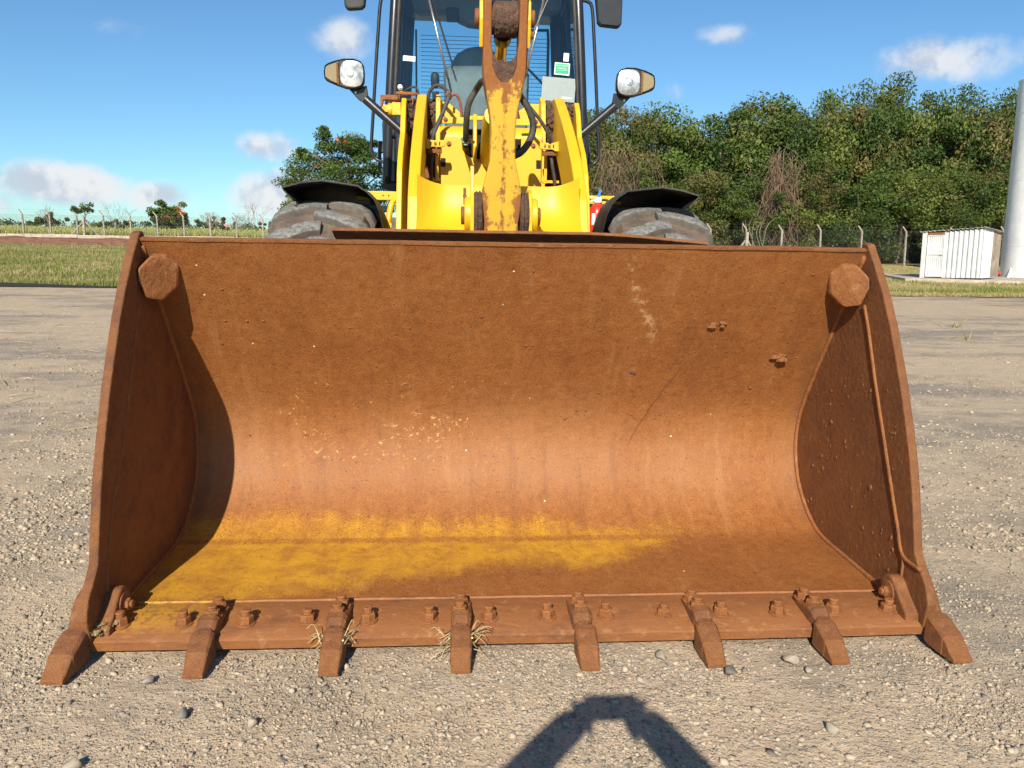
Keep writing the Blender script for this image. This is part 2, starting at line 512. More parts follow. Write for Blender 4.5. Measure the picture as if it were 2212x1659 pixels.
def make_ground():
    m, t, b = newmat('gravel_yard')
    co = t.n('ShaderNodeNewGeometry').outputs['Position']
    big = t.noise(.35, 5, .6, t.mapping(co, (.6, 1.4, 1)), .4)
    mid = t.noise(2.4, 6, .65, co)
    fine = t.noise(38, 6, .7, co)
    tan = t.mix(fine, (.41, .307, .200), (.60, .46, .315))
    grey = t.mix(fine, (.185, .152, .118), (.335, .28, .22))
    k = t.math('ADD', t.math('MULTIPLY', big, .65), t.math('MULTIPLY', mid, .35))
    # compacted darker lanes beyond the machine, running across the yard
    y = t.sep(co)[1]
    lane = t.noise(.22, 3, .5, t.mapping(co, (.3, 1.3, 1), (0, 4.2, 0)))
    far = t.step(y, 2.0, 6.0)
    k2 = t.math('ADD', k, t.math('MULTIPLY', far, t.math('MULTIPLY', t.math('SUBTRACT', t.math('ADD', t.math('MULTIPLY', lane, .6), t.math('MULTIPLY', t.noise(1.0, 5, .6, t.mapping(co, (.3, 1.2, 1))), .4)), .50), 1.6)))
    c = t.mix(t.step(k2, .36, .54), grey, tan)
    # red soil breaking through near the verges
    red = t.math('MULTIPLY', t.step(y, 12, 19), t.step(t.noise(.8, 5, .6, co), .52, .68))
    c = t.mix(t.math('MULTIPLY', red, .55), c, (.36, .17, .075))
    patch = t.noise(7.5, 6, .72, t.mapping(co, (.7, 1.2, 1)), .5)
    c = t.mix(t.math('MULTIPLY', t.step(patch, .52, .68), .34), c, (.20, .165, .125))
    c = t.mix(t.math('MULTIPLY', t.step(patch, .50, .34), .40), c, (.60, .465, .32))
    v1 = t.voro(85, co)
    v2 = t.voro(190, co)
    s1 = t.n('ShaderNodeSeparateColor')
    t.put(s1.inputs[0], v1.outputs['Color'])
    stone = t.mix(s1.outputs[1], (.24, .22, .20), (.54, .47, .37))
    pm = t.math('MULTIPLY', t.step(v1.outputs['Distance'], .55, .35), t.step(t.math('ADD', s1.outputs[0], t.math('MULTIPLY', t.math('SUBTRACT', mid, .5), 1.3)), .50, .62))
    c = t.mix(t.math('MULTIPLY', pm, .75), c, stone)
    sh = t.math('MULTIPLY', t.step(t.noise(120, 5, .7, co), .54, .66), .65)
    c = t.mix(sh, c, (.16, .13, .10))  # fine dark specks, shade between the grains put into the colour
    t.put(b.inputs['Base Color'], c)
    b.inputs['Roughness'].default_value = .95
    b.inputs['Specular IOR Level'].default_value = .15
    h = t.math('ADD', t.math('MULTIPLY', pm, .9), t.math('MULTIPLY', t.math('SUBTRACT', 1, v2.outputs['Distance']), .35))
    nrm = t.bump(h, .8, .006)
    nrm = t.bump(fine, .7, .010, nrm)
    nrm = t.bump(mid, .5, .06, nrm)
    t.put(b.inputs['Normal'], nrm)
    return m


def make_tint(name, rough=.9, transl=0.0, bump=0.0):
    """Colour comes from the per-piece tint attribute (each leaf, blade or pebble has its own)."""
    m, t, b = newmat(name)
    at = t.n('ShaderNodeAttribute', attribute_name='tint').outputs['Color']
    co = obj_co(t)
    if bump:
        at = t.mix(t.math('MULTIPLY', t.noise(160, 4, .6, co), .5), at, (.25, .215, .17))
        t.put(b.inputs['Normal'], t.bump(t.noise(220, 3, .6, co), bump, .003))
    t.put(b.inputs['Base Color'], at)
    b.inputs['Roughness'].default_value = rough
    b.inputs['Specular IOR Level'].default_value = .2
    if transl:
        out = [n for n in t.t.nodes if n.type == 'OUTPUT_MATERIAL'][0]
        tl = t.n('ShaderNodeBsdfTranslucent')
        t.put(tl.inputs[0], t.mix(1.0, at, (1.1, 1.15, .55), 'MULTIPLY'))
        mx = t.n('ShaderNodeMixShader')
        mx.inputs[0].default_value = transl
        t.put(mx.inputs[1], b.outputs[0])
        t.put(mx.inputs[2], tl.outputs[0])
        t.put(out.inputs[0], mx.outputs[0])
    return m


def make_soil_grass(name, greens, soil):
    m, t, b = newmat(name)
    co = t.n('ShaderNodeNewGeometry').outputs['Position']
    f1 = t.noise(.5, 5, .6, co)
    f2 = t.noise(9, 6, .7, co)
    g = t.mix(f1, greens[0], greens[1])
    c = t.mix(t.step(t.math('ADD', t.math('MULTIPLY', f1, .5), t.math('MULTIPLY', f2, .5)), .47, .60), g, soil)
    t.put(b.inputs['Base Color'], c)
    b.inputs['Roughness'].default_value = .95
    b.inputs['Specular IOR Level'].default_value = .1
    t.put(b.inputs['Normal'], t.bump(f2, .8, .08))
    return m


MAT['ground'] = make_ground()
MAT['pebble'] = make_tint('pebble_stone', .9, 0, .4)
MAT['leaf'] = make_tint('leaves', .6, .2)
MAT['blade'] = make_tint('grass_blades', .8, .25)
MAT['bank'] = make_soil_grass('bank_turf', ((.22, .21, .065), (.33, .285, .11)), (.40, .31, .15))
MAT['field'] = make_soil_grass('field_turf', ((.28, .29, .09), (.38, .36, .13)), (.42, .34, .16))
MAT['verge'] = make_soil_grass('verge_turf', ((.27, .26, .09), (.38, .32, .14)), (.46, .34, .19))
MAT['red_soil'] = simple('red_soil', (.28, .125, .06), .95, 0, .3, 2, .8, 6, .1)


# ------------------------------------------------------------------ mesh helpers
class MB:
    def __init__(self):
        self.v = []
        self.f = []

    def add(self, vs, fs):
        o = len(self.v)
        self.v += [tuple(p) for p in vs]
        self.f += [tuple(i + o for i in f) for f in fs]
        return self

    def box(self, c, s, rot=None):
        x, y, z = (k / 2 for k in s)
        vs = [Vector((sx * x, sy * y, sz * z)) for sz in (-1, 1) for sy in (-1, 1) for sx in (-1, 1)]
        if rot is not None:
            vs = [rot @ p for p in vs]
        c = Vector(c)
        return self.add([p + c for p in vs], [(0, 2, 3, 1), (4, 5, 7, 6), (0, 1, 5, 4), (2, 6, 7, 3), (0, 4, 6, 2), (1, 3, 7, 5)])

    def prism(self, poly, axis, a, b, fn=None):
        """Polygon in the two other axes (in x,y,z order), extruded from a to b along the axis."""
        n = len(poly)
        def mk(p, d):
            q = {'X': (d, p[0], p[1]), 'Y': (p[0], d, p[1]), 'Z': (p[0], p[1], d)}[axis]
            return fn(q) if fn else q
        vs = [mk(p, a) for p in poly] + [mk(p, b) for p in poly]
        fs = [tuple(range(n))[::-1], tuple(range(n, 2 * n))] + [(i, (i + 1) % n, n + (i + 1) % n, n + i) for i in range(n)]
        return self.add(vs, fs)

    def cyl(self, p0, p1, r0, r1=None, seg=20, cap=True):
        r1 = r0 if r1 is None else r1
        p0, p1 = Vector(p0), Vector(p1)
        d = (p1 - p0).normalized()
        a = d.orthogonal().normalized()
        b = d.cross(a)
        vs = []
        for p, r in ((p0, r0), (p1, r1)):
            for i in range(seg):
                t = 2 * math.pi * i / seg
                vs.append(p + (a * math.cos(t) + b * math.sin(t)) * r)
        fs = [(i, (i + 1) % seg, seg + (i + 1) % seg, seg + i) for i in range(seg)]
        if cap:
            fs += [tuple(range(seg))[::-1], tuple(range(seg, 2 * seg))]
        return self.add(vs, fs)

    def lathe(self, prof, p0, axis, seg=32, closed=False):
        """prof: (distance along the axis, radius)."""
        p0 = Vector(p0)
        d = Vector(axis).normalized()
        a = d.orthogonal().normalized()
        b = d.cross(a)
        vs = []
        for (h, r) in prof:
            for i in range(seg):
                t = 2 * math.pi * i / seg
                vs.append(p0 + d * h + (a * math.cos(t) + b * math.sin(t)) * r)
        n = len(prof)
        fs = []
        for k in range(n - (0 if closed else 1)):
            k2 = (k + 1) % n
            fs += [(k * seg + i, k * seg + (i + 1) % seg, k2 * seg + (i + 1) % seg, k2 * seg + i) for i in range(seg)]
        if not closed:
            fs += [tuple(range(seg))[::-1], tuple(range((n - 1) * seg, n * seg))]
        return self.add(vs, fs)

    def tube(self, pts, r, seg=10, smooth=6, cap=True):
        pts = [Vector(p) for p in pts]
        if smooth and len(pts) > 2:
            pts = catmull(pts, smooth)
        rs = r if isinstance(r, (list, tuple)) else None
        n = len(pts)
        prev = None
        vs = []
        for i, p in enumerate(pts):
            d = (pts[min(i + 1, n - 1)] - pts[max(i - 1, 0)]).normalized()
            if prev is None:
                a = d.orthogonal().normalized()
            else:
                a = (prev - d * prev.dot(d)).normalized()
            prev = a
            b = d.cross(a)
            rr = (rs[0] + (rs[1] - rs[0]) * i / (n - 1)) if rs else r
            for k in range(seg):
                t = 2 * math.pi * k / seg
                vs.append(p + (a * math.cos(t) + b * math.sin(t)) * rr)
        fs = [(i * seg + k, i * seg + (k + 1) % seg, (i + 1) * seg + (k + 1) % seg, (i + 1) * seg + k) for i in range(n - 1) for k in range(seg)]
        if cap:
            fs += [tuple(range(seg))[::-1], tuple(range((n - 1) * seg, n * seg))]
        return self.add(vs, fs)

    def grid(self, rows):
        """rows: list of equally long lists of points."""
        n = len(rows[0])
        vs = [p for r in rows for p in r]
        fs = [(i * n + j, i * n + j + 1, (i + 1) * n + j + 1, (i + 1) * n + j) for i in range(len(rows) - 1) for j in range(n - 1)]
        return self.add(vs, fs)

    def sheet(self, rows, offs):
        """A closed slab: a grid and its copy displaced by offs."""
        n, k = len(rows[0]), len(rows)
        o = Vector(offs)
        top = [Vector(p) for r in rows for p in r]
        vs = top + [p + o for p in top]
        N = n * k
        fs = []
        for i in range(k - 1):
            for j in range(n - 1):
                q = (i * n + j, i * n + j + 1, (i + 1) * n + j + 1, (i + 1) * n + j)
                fs.append(q)
                fs.append(tuple(N + a for a in q[::-1]))
        ring = [j for j in range(n)] + [i * n + n - 1 for i in range(1, k)] + [(k - 1) * n + j for j in range(n - 2, -1, -1)] + [i * n for i in range(k - 2, 0, -1)]
        for a, b in zip(ring, ring[1:] + ring[:1]):
            fs.append((a, N + a, N + b, b))
        return self.add(vs, fs)

    def mesh(self, name):
        me = bpy.data.meshes.new(name)
        me.from_pydata(self.v, [], self.f)
        me.update()
        bm = bmesh.new()
        bm.from_mesh(me)
        bmesh.ops.recalc_face_normals(bm, faces=bm.faces)
        bm.to_mesh(me)
        bm.free()
        return me

    def build(self, name, mat, parent=None, loc=(0, 0, 0), smooth=False, bevel=0.0, seg=2):
        return link(name, self.mesh(name), mat, parent, loc, smooth, bevel, seg)


def link(name, me, mat, parent=None, loc=(0, 0, 0), smooth=False, bevel=0.0, seg=2):
    if isinstance(mat, str):
        mat = MAT[mat]
    if mat is not None and not me.materials:
        me.materials.append(mat)
    o = bpy.data.objects.new(name, me)
    COL.objects.link(o)
    o.location = loc
    if parent is not None:
        o.parent = parent
    if smooth:
        me.polygons.foreach_set('use_smooth', [True] * len(me.polygons))
        if smooth == 'auto':
            me.set_sharp_from_angle(angle=RAD(38))
    if bevel:
        b = o.modifiers.new('bevel', 'BEVEL')
        b.width = bevel
        b.segments = seg
        b.limit_method = 'ANGLE'
        b.angle_limit = RAD(35)
        b.harden_normals = False
    return o


def catmull(p, k):
    out = []
    n = len(p)
    for i in range(n - 1):
        a, b, c, d = p[max(i - 1, 0)], p[i], p[i + 1], p[min(i + 2, n - 1)]
        for j in range(k):
            t = j / k
            out.append(.5 * ((2 * b) + (c - a) * t + (2 * a - 5 * b + 4 * c - d) * t * t + (3 * b - a - 3 * c + d) * t ** 3))
    out.append(p[-1])
    return out


def tag(o, label=None, cat=None, group=None, kind=None):
    for k, v in (('label', label), ('category', cat), ('group', group), ('kind', kind)):
        if v:
            o[k] = v
    return o


def empty(name, loc, label, cat, group=None, rz=0):
    o = bpy.data.objects.new(name, None)
    COL.objects.link(o)
    o.location = loc
    o.rotation_euler = (0, 0, rz)
    o.empty_display_size = .2
    return tag(o, label, cat, group)


def fast_mesh(name, verts, faces, tint=None, extra=None):
    """numpy arrays: verts (n,3), faces (m,k) all of one size."""
    me = bpy.data.meshes.new(name)
    n, (m, k) = len(verts), faces.shape
    me.vertices.add(n)
    me.vertices.foreach_set('co', np.asarray(verts, np.float32).ravel())
    me.loops.add(m * k)
    me.loops.foreach_set('vertex_index', faces.astype(np.int32).ravel())
    me.polygons.add(m)
    me.polygons.foreach_set('loop_start', np.arange(0, m * k, k, dtype=np.int32))
    me.update(calc_edges=True)
    if tint is not None:
        a = me.attributes.new('tint', 'FLOAT_COLOR', 'POINT')
        c = np.ones((n, 4), np.float32)
        c[:, :3] = tint
        a.data.foreach_set('color', c.ravel())
    return me


def fbm(x, y, s, o=4, seed=0.0):
    v, a = 0.0, .5
    for i in range(o):
        v += a * mnoise.noise(Vector((x * s + seed, y * s - seed, seed * 1.7 + i * 9.1)))
        s *= 2.03
        a *= .5
    return v


# ------------------------------------------------------------------ setting: ground, bank, field, verge
def axis_cuts(lo, hi, c0, c1, d0, growth=1.13):
    mid = list(np.arange(c0, c1 + 1e-6, d0))
    up, x, d = [], c1, d0
    while x < hi:
        d *= growth
        x += d
        up.append(min(x, hi))
    dn, x, d = [], c0, d0
    while x > lo:
        d *= growth
        x -= d
        dn.append(max(x, lo))
    return dn[::-1] + mid + up


def ground_z(x, y):
    return 0.010 * fbm(x, y, .9, 3, 3.1) + .006 * fbm(x, y, 5.0, 2, 8.0) * max(0, 1 - abs(y) / 14) - .012


gx = axis_cuts(-700, 700, -4, 4, .055)
gy = axis_cuts(-60, 900, -1.4, 4.0, .055)
rows = [[(x, y, ground_z(x, y)) for x in gx] for y in gy]
ground = MB().grid(rows).build('ground', 'ground', smooth=True)
tag(ground, 'gravel and dust yard surface', None, None, 'structure')


def bank_z(x, y):
    w = math.sin(x * .35) * .5
    f = min(1, max(0, (y - 20.9 - w * .3) / 33.0))
    z = 0.02 + .80 * (f ** .9)
    return z + .06 * fbm(x, y, .5, 3, 1.0) * min(1, (y - 20.5) / 4)


rows = []
for y in list(np.arange(20.9, 30, .35)) + list(np.arange(30, 56.1, .8)):
    rows.append([(x, y + (.25 * fbm(x, 0, .8, 3, 5) if y < 21 else 0), bank_z(x, y)) for x in np.arange(-75, 3.6, .7)])
bank = MB().grid(rows).build('grass_bank', 'bank', smooth=True)
tag(bank, 'sloping grass bank beyond the yard', None, None, 'structure')
rows = []
for y in np.arange(52.5, 61.6, .45):
    rows.append([(x, y, .66 + .58 * min(1, (y - 52.5) / 6.5) + .42 * max(0, fbm(x, y, .45, 4, 4.4) + .1) * (1 if y < 60 else .2)) for x in np.arange(-80, 3.6, .45)])
soil = MB().grid(rows).build('red_soil_strip', 'red_soil', smooth=True)
tag(soil, 'strip of bare red soil along the top of the bank', None, None, 'structure')


def field_z(x, y):
    f = max(0, y - 62)
    return 1.36 + .0185 * min(f, 110) + .004 * max(0, f - 110) + .12 * fbm(x, y, .09, 3, 2.2)


rows = []
for y in list(np.arange(61.5, 100, 2)) + list(np.arange(100, 900, 25)):
    rows.append([(x, y, field_z(x, y)) for x in list(np.arange(-420, -80, 20)) + list(np.arange(-80, 30.1, 2.5))])
field = MB().grid(rows).build('grass_field', 'field', smooth=True)
tag(field, 'open grass field behind the fence', None, None, 'structure')


def verge_z(x, y):
    f = min(1, max(0, (y - 33) / 14))
    return .012 + .36 * f + .025 * fbm(x, y, .7, 3, 6) * min(1, max(0, (y - 21) / 2))


rows = []
for y in list(np.arange(20.6, 34, .4)) + list(np.arange(34, 90, 2)):
    rows.append([(x, y + (1.6 * fbm(x, 1, .6, 4, 2) if y < 20.7 else 0), verge_z(x, y)) for x in np.arange(5.0, 90, .8)])
verge = MB().grid(rows).build('grass_verge', 'verge', smooth=True)
tag(verge, 'dry grass verge on the right of the yard', None, None, 'structure')

# low black wedge along the foot of the bank, thinner towards the right
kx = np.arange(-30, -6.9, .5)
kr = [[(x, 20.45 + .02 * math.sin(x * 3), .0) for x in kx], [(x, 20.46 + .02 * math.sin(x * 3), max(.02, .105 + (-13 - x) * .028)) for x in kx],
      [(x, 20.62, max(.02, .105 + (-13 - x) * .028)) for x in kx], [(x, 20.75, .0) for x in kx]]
foot_strip = MB().grid(kr).build('foot_strip', 'strip_black')
tag(foot_strip, 'low black strip along the foot of the grass bank', 'foot_strip')
sill = MB()
for i, x in enumerate(np.arange(-78, 2.0, 4.0)):
    sill.box((x + 2, 61.2, 1.38 + .02 * (i % 3)), (3.98, .22, .26))
o = sill.build('concrete_footing', 'concrete', bevel=.01)
tag(o, 'pale concrete footing running under the left fence', 'footing')


# ------------------------------------------------------------------ the wheel loader
ROOT = empty('wheel_loader', (0, 0, 0), 'yellow wheel loader seen head-on with a wide rusty toothed bucket on the ground', 'wheel loader')

# ---- bucket shell
prof = [Vector((0, y, z)) for (y, z) in [(.398, .077), (.75, .083), (.955, .090), (1.06, .118), (1.17, .185), (1.265, .285), (1.315, .405), (1.325, .52), (1.29, .655), (1.18, .850), (1.06, 1.040), (.935, 1.238), (.812, 1.436)]]
pp = [prof[0] + (prof[1] - prof[0]) * k / 8 for k in range(8)] + catmull(prof[1:], 7)
arc = [0.25]
for a, b in zip(pp, pp[1:]):
    arc.append(arc[-1] + (b - a).length)
nrm = []
for i in range(len(pp)):
    d = (pp[min(i + 1, len(pp) - 1)] - pp[max(i - 1, 0)]).normalized()
    nrm.append(Vector((0, d.z, -d.y)))       # outward (back / down)
xs = np.linspace(-1.505, 1.505, 90)
bk = MB()
inner, outer = [], []
for i, p in enumerate(pp):
    ri, ro = [], []
    for x in xs:
        e = .0035 * fbm(x, arc[i], 2.2, 3, 5.5) + .0012 * fbm(x, arc[i], 14, 2, 2)
        lip = .006 * fbm(x, 0, 3.0, 3, 9) if i == len(pp) - 1 else 0
        ri.append((x, p.y + nrm[i].y * e, p.z + nrm[i].z * e + lip))
        ro.append((x, p.y + nrm[i].y * .028, p.z + nrm[i].z * .028 + lip))
    inner.append(ri)
    outer.append(ro)
nx = len(xs)
allrows = inner + outer[::-1]
bk.grid(allrows + [inner[0]])
arcs = [a for a in arc for _ in xs] + [a for a in arc[::-1] for _ in xs] + [arc[0]] * nx
me = bpy.data.meshes.new('bucket')
me.from_pydata(bk.v, [], bk.f)
at = me.attributes.new('arc', 'FLOAT', 'POINT')
at.data.foreach_set('value', arcs)
me.update()
BUCKET = link('bucket', me, 'bucket', ROOT, smooth='auto')
BUCKET['label'] = 'wide rust-brown bucket with worn yellow paint left on its floor'

# side plates with the curved front edge
front = [(.855, 1.474), (.815, 1.468), (.745, 1.386), (.655, 1.268), (.58, 1.150), (.515, 1.027), (.455, .91), (.405, .794), (.355, .676), (.315, .558), (.28, .43), (.25, .31), (.222, .275), (.16, .215), (.135, .15), (.15, .055)]
back = [(p.y + n.y * .032, p.z + n.z * .032) for p, n in zip(pp, nrm)]
side_poly = front + [(.40, .045)] + back[2::3] + [(.87, 1.44)]
for s in (-1, 1):
    a, b = (1.503, 1.538)
    o = MB().prism(side_poly, 'X', s * a, s * b).build('side_plate', 'rust_plate_shaded', BUCKET, bevel=.006)
    # weld bead of the wear strip on the inner face
    if s > 0:
        pts = [(.79, 1.208), (.734, 1.108), (.639, .892), (.541, .695), (.449, .514), (.373, .371), (.323, .27), (.203, .262)]
        w2 = [(.323, .27), (.309, .239), (.316, .15)]
    else:
        pts = [(.772, 1.206), (.648, .935), (.506, .657), (.396, .473), (.33, .30)]
        w2 = [(.33, .30), (.31, .25), (.30, .16)]
    jit = lambda q: (s * 1.5035, q[0] + random.uniform(-.004, .004), q[1])
    wb = MB().tube([jit(q) for q in pts], .009 if s > 0 else .005, 8, 5).tube([jit(q) for q in w2], .008 if s > 0 else .005, 8, 5)
    wb.build('weld_bead', 'rust', BUCKET, smooth=True)
    # fillet weld between the shell and the side plate
    MB().tube([(s * 1.500, p.y - n.y * .004, p.z - n.z * .004) for p, n in list(zip(pp, nrm))[::3]], .011, 8, 2).build('corner_weld', 'rust', BUCKET, smooth=True)

# hexagonal corner gussets at the upper corners
for s in (-1, 1):
    hexp = [(1.375, .862, 1.335), (1.412, .828, 1.374), (1.455, .785, 1.376), (1.497, .752, 1.325), (1.499, .750, 1.280), (1.480, .775, 1.205), (1.440, .835, 1.192), (1.392, .888, 1.248)]
    m = MB()
    f = [(s * x, y, z) for x, y, z in hexp]
    g = [(s * (x + .003), y + .062 - (z - 1.2) * .12, z + .012) for x, y, z in hexp]
    n = len(f)
    m.add(f + g, [tuple(range(n)), tuple(range(n, 2 * n))[::-1]] + [(i, (i + 1) % n, n + (i + 1) % n, n + i) for i in range(n)])
    m.build('corner_gusset', 'rust', BUCKET, bevel=.010, seg=3)
# thick upper lip bar
lip = MB()
rr = []
for x in np.linspace(-1.50, 1.50, 60):
    e = .004 * fbm(x, 3, 4, 3, 1)
    rr.append([(x, .808, 1.434 + e), (x, .803, 1.444 + e), (x, .834, 1.452 + e * .5), (x, .87, 1.444), (x, .862, 1.42)])
lip.grid(rr)
lip.build('lip_bar', 'rust', BUCKET, smooth='auto')
# spill guard plate behind the lip, its underside tilted towards the front
sg = []
for x in list(np.linspace(-.77, .62, 24)) + [.72, .80, .86]:
    k = 1.0 if x < .3 else max(0.03, 1 - ((x - .3) / .56) ** 1.5)
    zt = 1.452 + .036 * k + .004 * fbm(x, 1, 4, 2, 2)
    sg.append([(x, .955, zt), (x, 1.02, zt - .024 * k - .002), (x, 1.13, zt - .052 * k - .004)])
MB().sheet(sg, (0, .004, .013)).build('spill_guard', 'rust_dark', BUCKET, bevel=.003)
# back ribs and hinge brackets (behind, towards the arms)
for x in (-.56, -.42, .42, .56, -.09, .09):
    MB().prism([(1.33, .25), (1.36, .62), (1.20, .92), (1.42, .80), (1.55, .45), (1.50, .25), (1.36, .16)], 'X', x - .018, x + .018).build('hinge_bracket', 'rust_dark', BUCKET, bevel=.004)

# ---- cutting edge
ce = MB()
secs = []
for x in np.linspace(-1.515, 1.515, 64):
    w = .012 * fbm(x, 2, 1.6, 3, 7)
    bow = .018 * (1 - (x / 1.5) ** 2) * .4
    yf = .158 - bow + w * .8
    secs.append([(x, .405, .0785), (x, .388, .085), (x, yf + .012, .064 + w * .15), (x, yf, .056), (x, yf + .012, .018), (x, .40, .030), (x, .405, .0785)])
ce.grid(secs)
n = 7
ce.f.append(tuple(range(6)))
ce.f.append(tuple(len(secs) * n - n + i for i in range(6))[::-1])
ce.build('cutting_edge', 'edge', BUCKET, smooth='auto')
MB().tube([(x, .402, .0845 + .003 * fbm(x, 4, 8, 2, 1)) for x in np.linspace(-1.5, 1.5, 70)], .0065, 6, 0).build('edge_weld', 'edge', BUCKET, smooth=True)


def bolt_mesh():
    m = MB()
    m.lathe([(0, .034), (.006, .034), (.008, .028)], (0, 0, 0), (0, 0, 1), 20)
    hexr = .0275
    m.lathe([(.007, hexr), (.036, hexr), (.042, hexr * .86)], (0, 0, 0), (0, 0, 1), 6)
    m.lathe([(.040, .0165), (.058, .0165), (.0585, .018), (.064, .018), (.068, .0145)], (0, 0, 0), (0, 0, 1), 14)
    return m.mesh('bolt')


BOLT = bolt_mesh()
rb = random.Random(3)
bolt_x = [-1.444 + i * .2207 for i in range(14)]
for x in bolt_x:
    o = link('bolt', BOLT, 'rust', BUCKET, (x, .252 + rb.uniform(-.004, .004), .0715), bevel=.002)
    o.rotation_euler = (RAD(3), 0, rb.uniform(0, 6))
    k = rb.uniform(.92, 1.05)
    o.scale = (k, k, k * rb.uniform(.72, .92))

# ---- teeth with their adapters
def taper_sections(secs):
    """secs: (y, half width, z low, z high, chamfer)"""
    m = MB()
    rows_ = []
    for (y, w, z0, z1, c) in secs:
        rows_.append([(-w, y, z0), (-w, y, z1 - c), (-w + c, y, z1), (w - c, y, z1), (w, y, z1 - c), (w, y, z0), (-w, y, z0)])
    m.grid(rows_)
    n = 7
    m.f.append(tuple(range(6)))
    m.f.append(tuple((len(rows_) - 1) * n + i for i in range(6))[::-1])
    return m


tooth_m = taper_sections([(.0, .033, .004, .016, .003), (.02, .0345, .004, .030, .005), (.055, .036, .004, .062, .006), (.058, .038, .004, .067, .008), (.12, .039, .006, .097, .010), (.140, .039, .010, .104, .012), (.148, .036, .016, .100, .014)]).mesh('tooth')
adapt = taper_sections([(.125, .028, .035, .092, .012), (.165, .031, .04, .100, .012), (.185, .036, .05, .120, .014), (.215, .038, .06, .128, .016), (.222, .037, .066, .115, .01), (.30, .037, .072, .100, .008), (.352, .036, .076, .098, .008), (.362, .024, .078, .094, .008)]).mesh('tooth_adapter')
tx = [-1.116, -.6696, -.2232, .2232, .6696, 1.116]
for i, x in enumerate(tx):
    a = link('tooth_adapter', adapt, 'rust_dark', BUCKET, (x, 0, .002), smooth=False, bevel=.003)
    tt = link('tooth', tooth_m, 'rust_dark', BUCKET, (x, rb.uniform(-.005, .006), 0), bevel=.003)
    a.rotation_euler = (0, 0, rb.uniform(-.02, .02))
    tt.rotation_euler = (0, 0, rb.uniform(-.03, .03))
    for y, z in ((.318, .098), (.245, .102)):
        o = link('bolt', BOLT, 'rust', BUCKET, (x + rb.uniform(-.003, .003), y, z), bevel=.002)
        o.rotation_euler = (0, 0, rb.uniform(0, 6))
        o.scale = (1.0, 1.0, .68)
for s in (-1, 1):
    x = s * 1.572
    tt = link('tooth', tooth_m, 'rust_dark', BUCKET, (x - s * .012, -.012, 0), bevel=.003)
    tt.scale = (1.12, 1.12, 1.1)
    tt.rotation_euler = (0, 0, s * .05)
    m = taper_sections([(.12, .032, .03, .095, .012), (.17, .036, .035, .112, .012), (.20, .043, .03, .135, .016), (.245, .045, .03, .185, .016), (.29, .045, .05, .205, .018), (.33, .042, .08, .195, .016), (.36, .03, .10, .165, .012)])
    m.build('corner_adapter', 'rust_dark', BUCKET, (s * 1.552, 0, .0), bevel=.004)
    hd = [(.315 + .066 * math.cos(a), .125 + .066 * math.sin(a)) for a in np.linspace(-1.9, 1.75, 15)]
    hd = hd + [(.235, .130), (.185, .092), (.18, .055), (.25, .05)]
    MB().prism(hd, 'X', s * 1.455, s * 1.53).build('corner_lug', 'rust_dark', BUCKET, bevel=.009, seg=3)
    MB().lathe([(0, .044), (.006, .044), (.008, .038), (.008, .002)], (s * 1.456, .315, .125), (-s, 0, 0), 28).build('corner_washer', 'rust_dark', BUCKET, smooth='auto')
    bb = link('bolt', BOLT, 'rust', BUCKET, (s * 1.450, .315, .125), bevel=.002)
    bb.rotation_euler = (0, -s * math.pi / 2, 0)
    bb.scale = (.8, .8, .42)

# ---- stuck mud: crumbs on the plates
def blob(m, c, r, sq, seed):
    ico = [Vector(v) for v in ICO_V]
    c = Vector(c)
    rg = random.Random(seed)
    vs = [c + Vector((v.x * sq[0], v.y * sq[1], v.z * sq[2])) * r * rg.uniform(.6, 1.25) for v in ico]
    m.add(vs, ICO_F)


bm_ = bmesh.new()
bmesh.ops.create_icosphere(bm_, subdivisions=1, radius=1)
ICO_V = [tuple(v.co) for v in bm_.verts]
ICO_F = [tuple(v.index for v in f.verts) for f in bm_.faces]
bm_.free()
bm_ = bmesh.new()
bmesh.ops.create_icosphere(bm_, subdivisions=2, radius=1)
ICO2_V = np.array([tuple(v.co) for v in bm_.verts])
ICO2_F = np.array([tuple(v.index for v in f.verts) for f in bm_.faces])
bm_.free()
mud = MB()
rm = random.Random(21)


def shell_at(x, s):
    i = min(range(len(arc)), key=lambda k: abs(arc[k] - s))
    return Vector((x, pp[i].y, pp[i].z)), nrm[i]


for k in range(90):
    y, z = rm.uniform(.35, 1.15), rm.uniform(.15, .95)
    if y < .5 - (z - .55) * .4 and y < .38:
        continue
    if y > 1.2 or z < .15 or (y < .15 + .38 * z):
        continue
    blob(mud, (1.503, y, z), rm.choice([.003, .004, .005, .006, .009]), (.6, 1, 1.4), k)
for k in range(230):
    s_ = rm.uniform(1.5, 2.4) if rm.random() < .75 else rm.uniform(.5, 1.5)
    p, nn = shell_at(rm.uniform(-1.4, 1.4), s_)
    blob(mud, p, rm.choice([.002, .003, .003, .004, .006]), (1.3, .7, 1), k + 400)
mo = mud.build('mud_crumbs', 'rust_dark', BUCKET)
tag(mo, None, None, None, 'stuff')
for (x, s_, r, q) in ((1.29, 1.88, .036, 1), (.94, 2.10, .034, 2), (.60, 1.80, .013, 3), (1.20, 1.69, .012, 5), (-.98, 1.42, .012, 6), (.30, 1.5, .011, 7)):
    p, nn = shell_at(x, s_)
    m = MB()
    for j in range(9):
        blob(m, p + Vector((rm.uniform(-.9, .9) * r, rm.uniform(-.3, .2) * r, rm.uniform(-.35, .35) * r)), r * rm.uniform(.35, .6), (1.3, .5 if q != 1 else 1.0, .7), q * 30 + j)
    m.build('mud_clod', 'mud' if q == 3 else 'rust_dark', BUCKET)

# ---- tilt lever (bell crank)
def lev_y(q):
    x, y, z = q
    return (x, y + 1.98 - (z - 1.594) * .172, z)


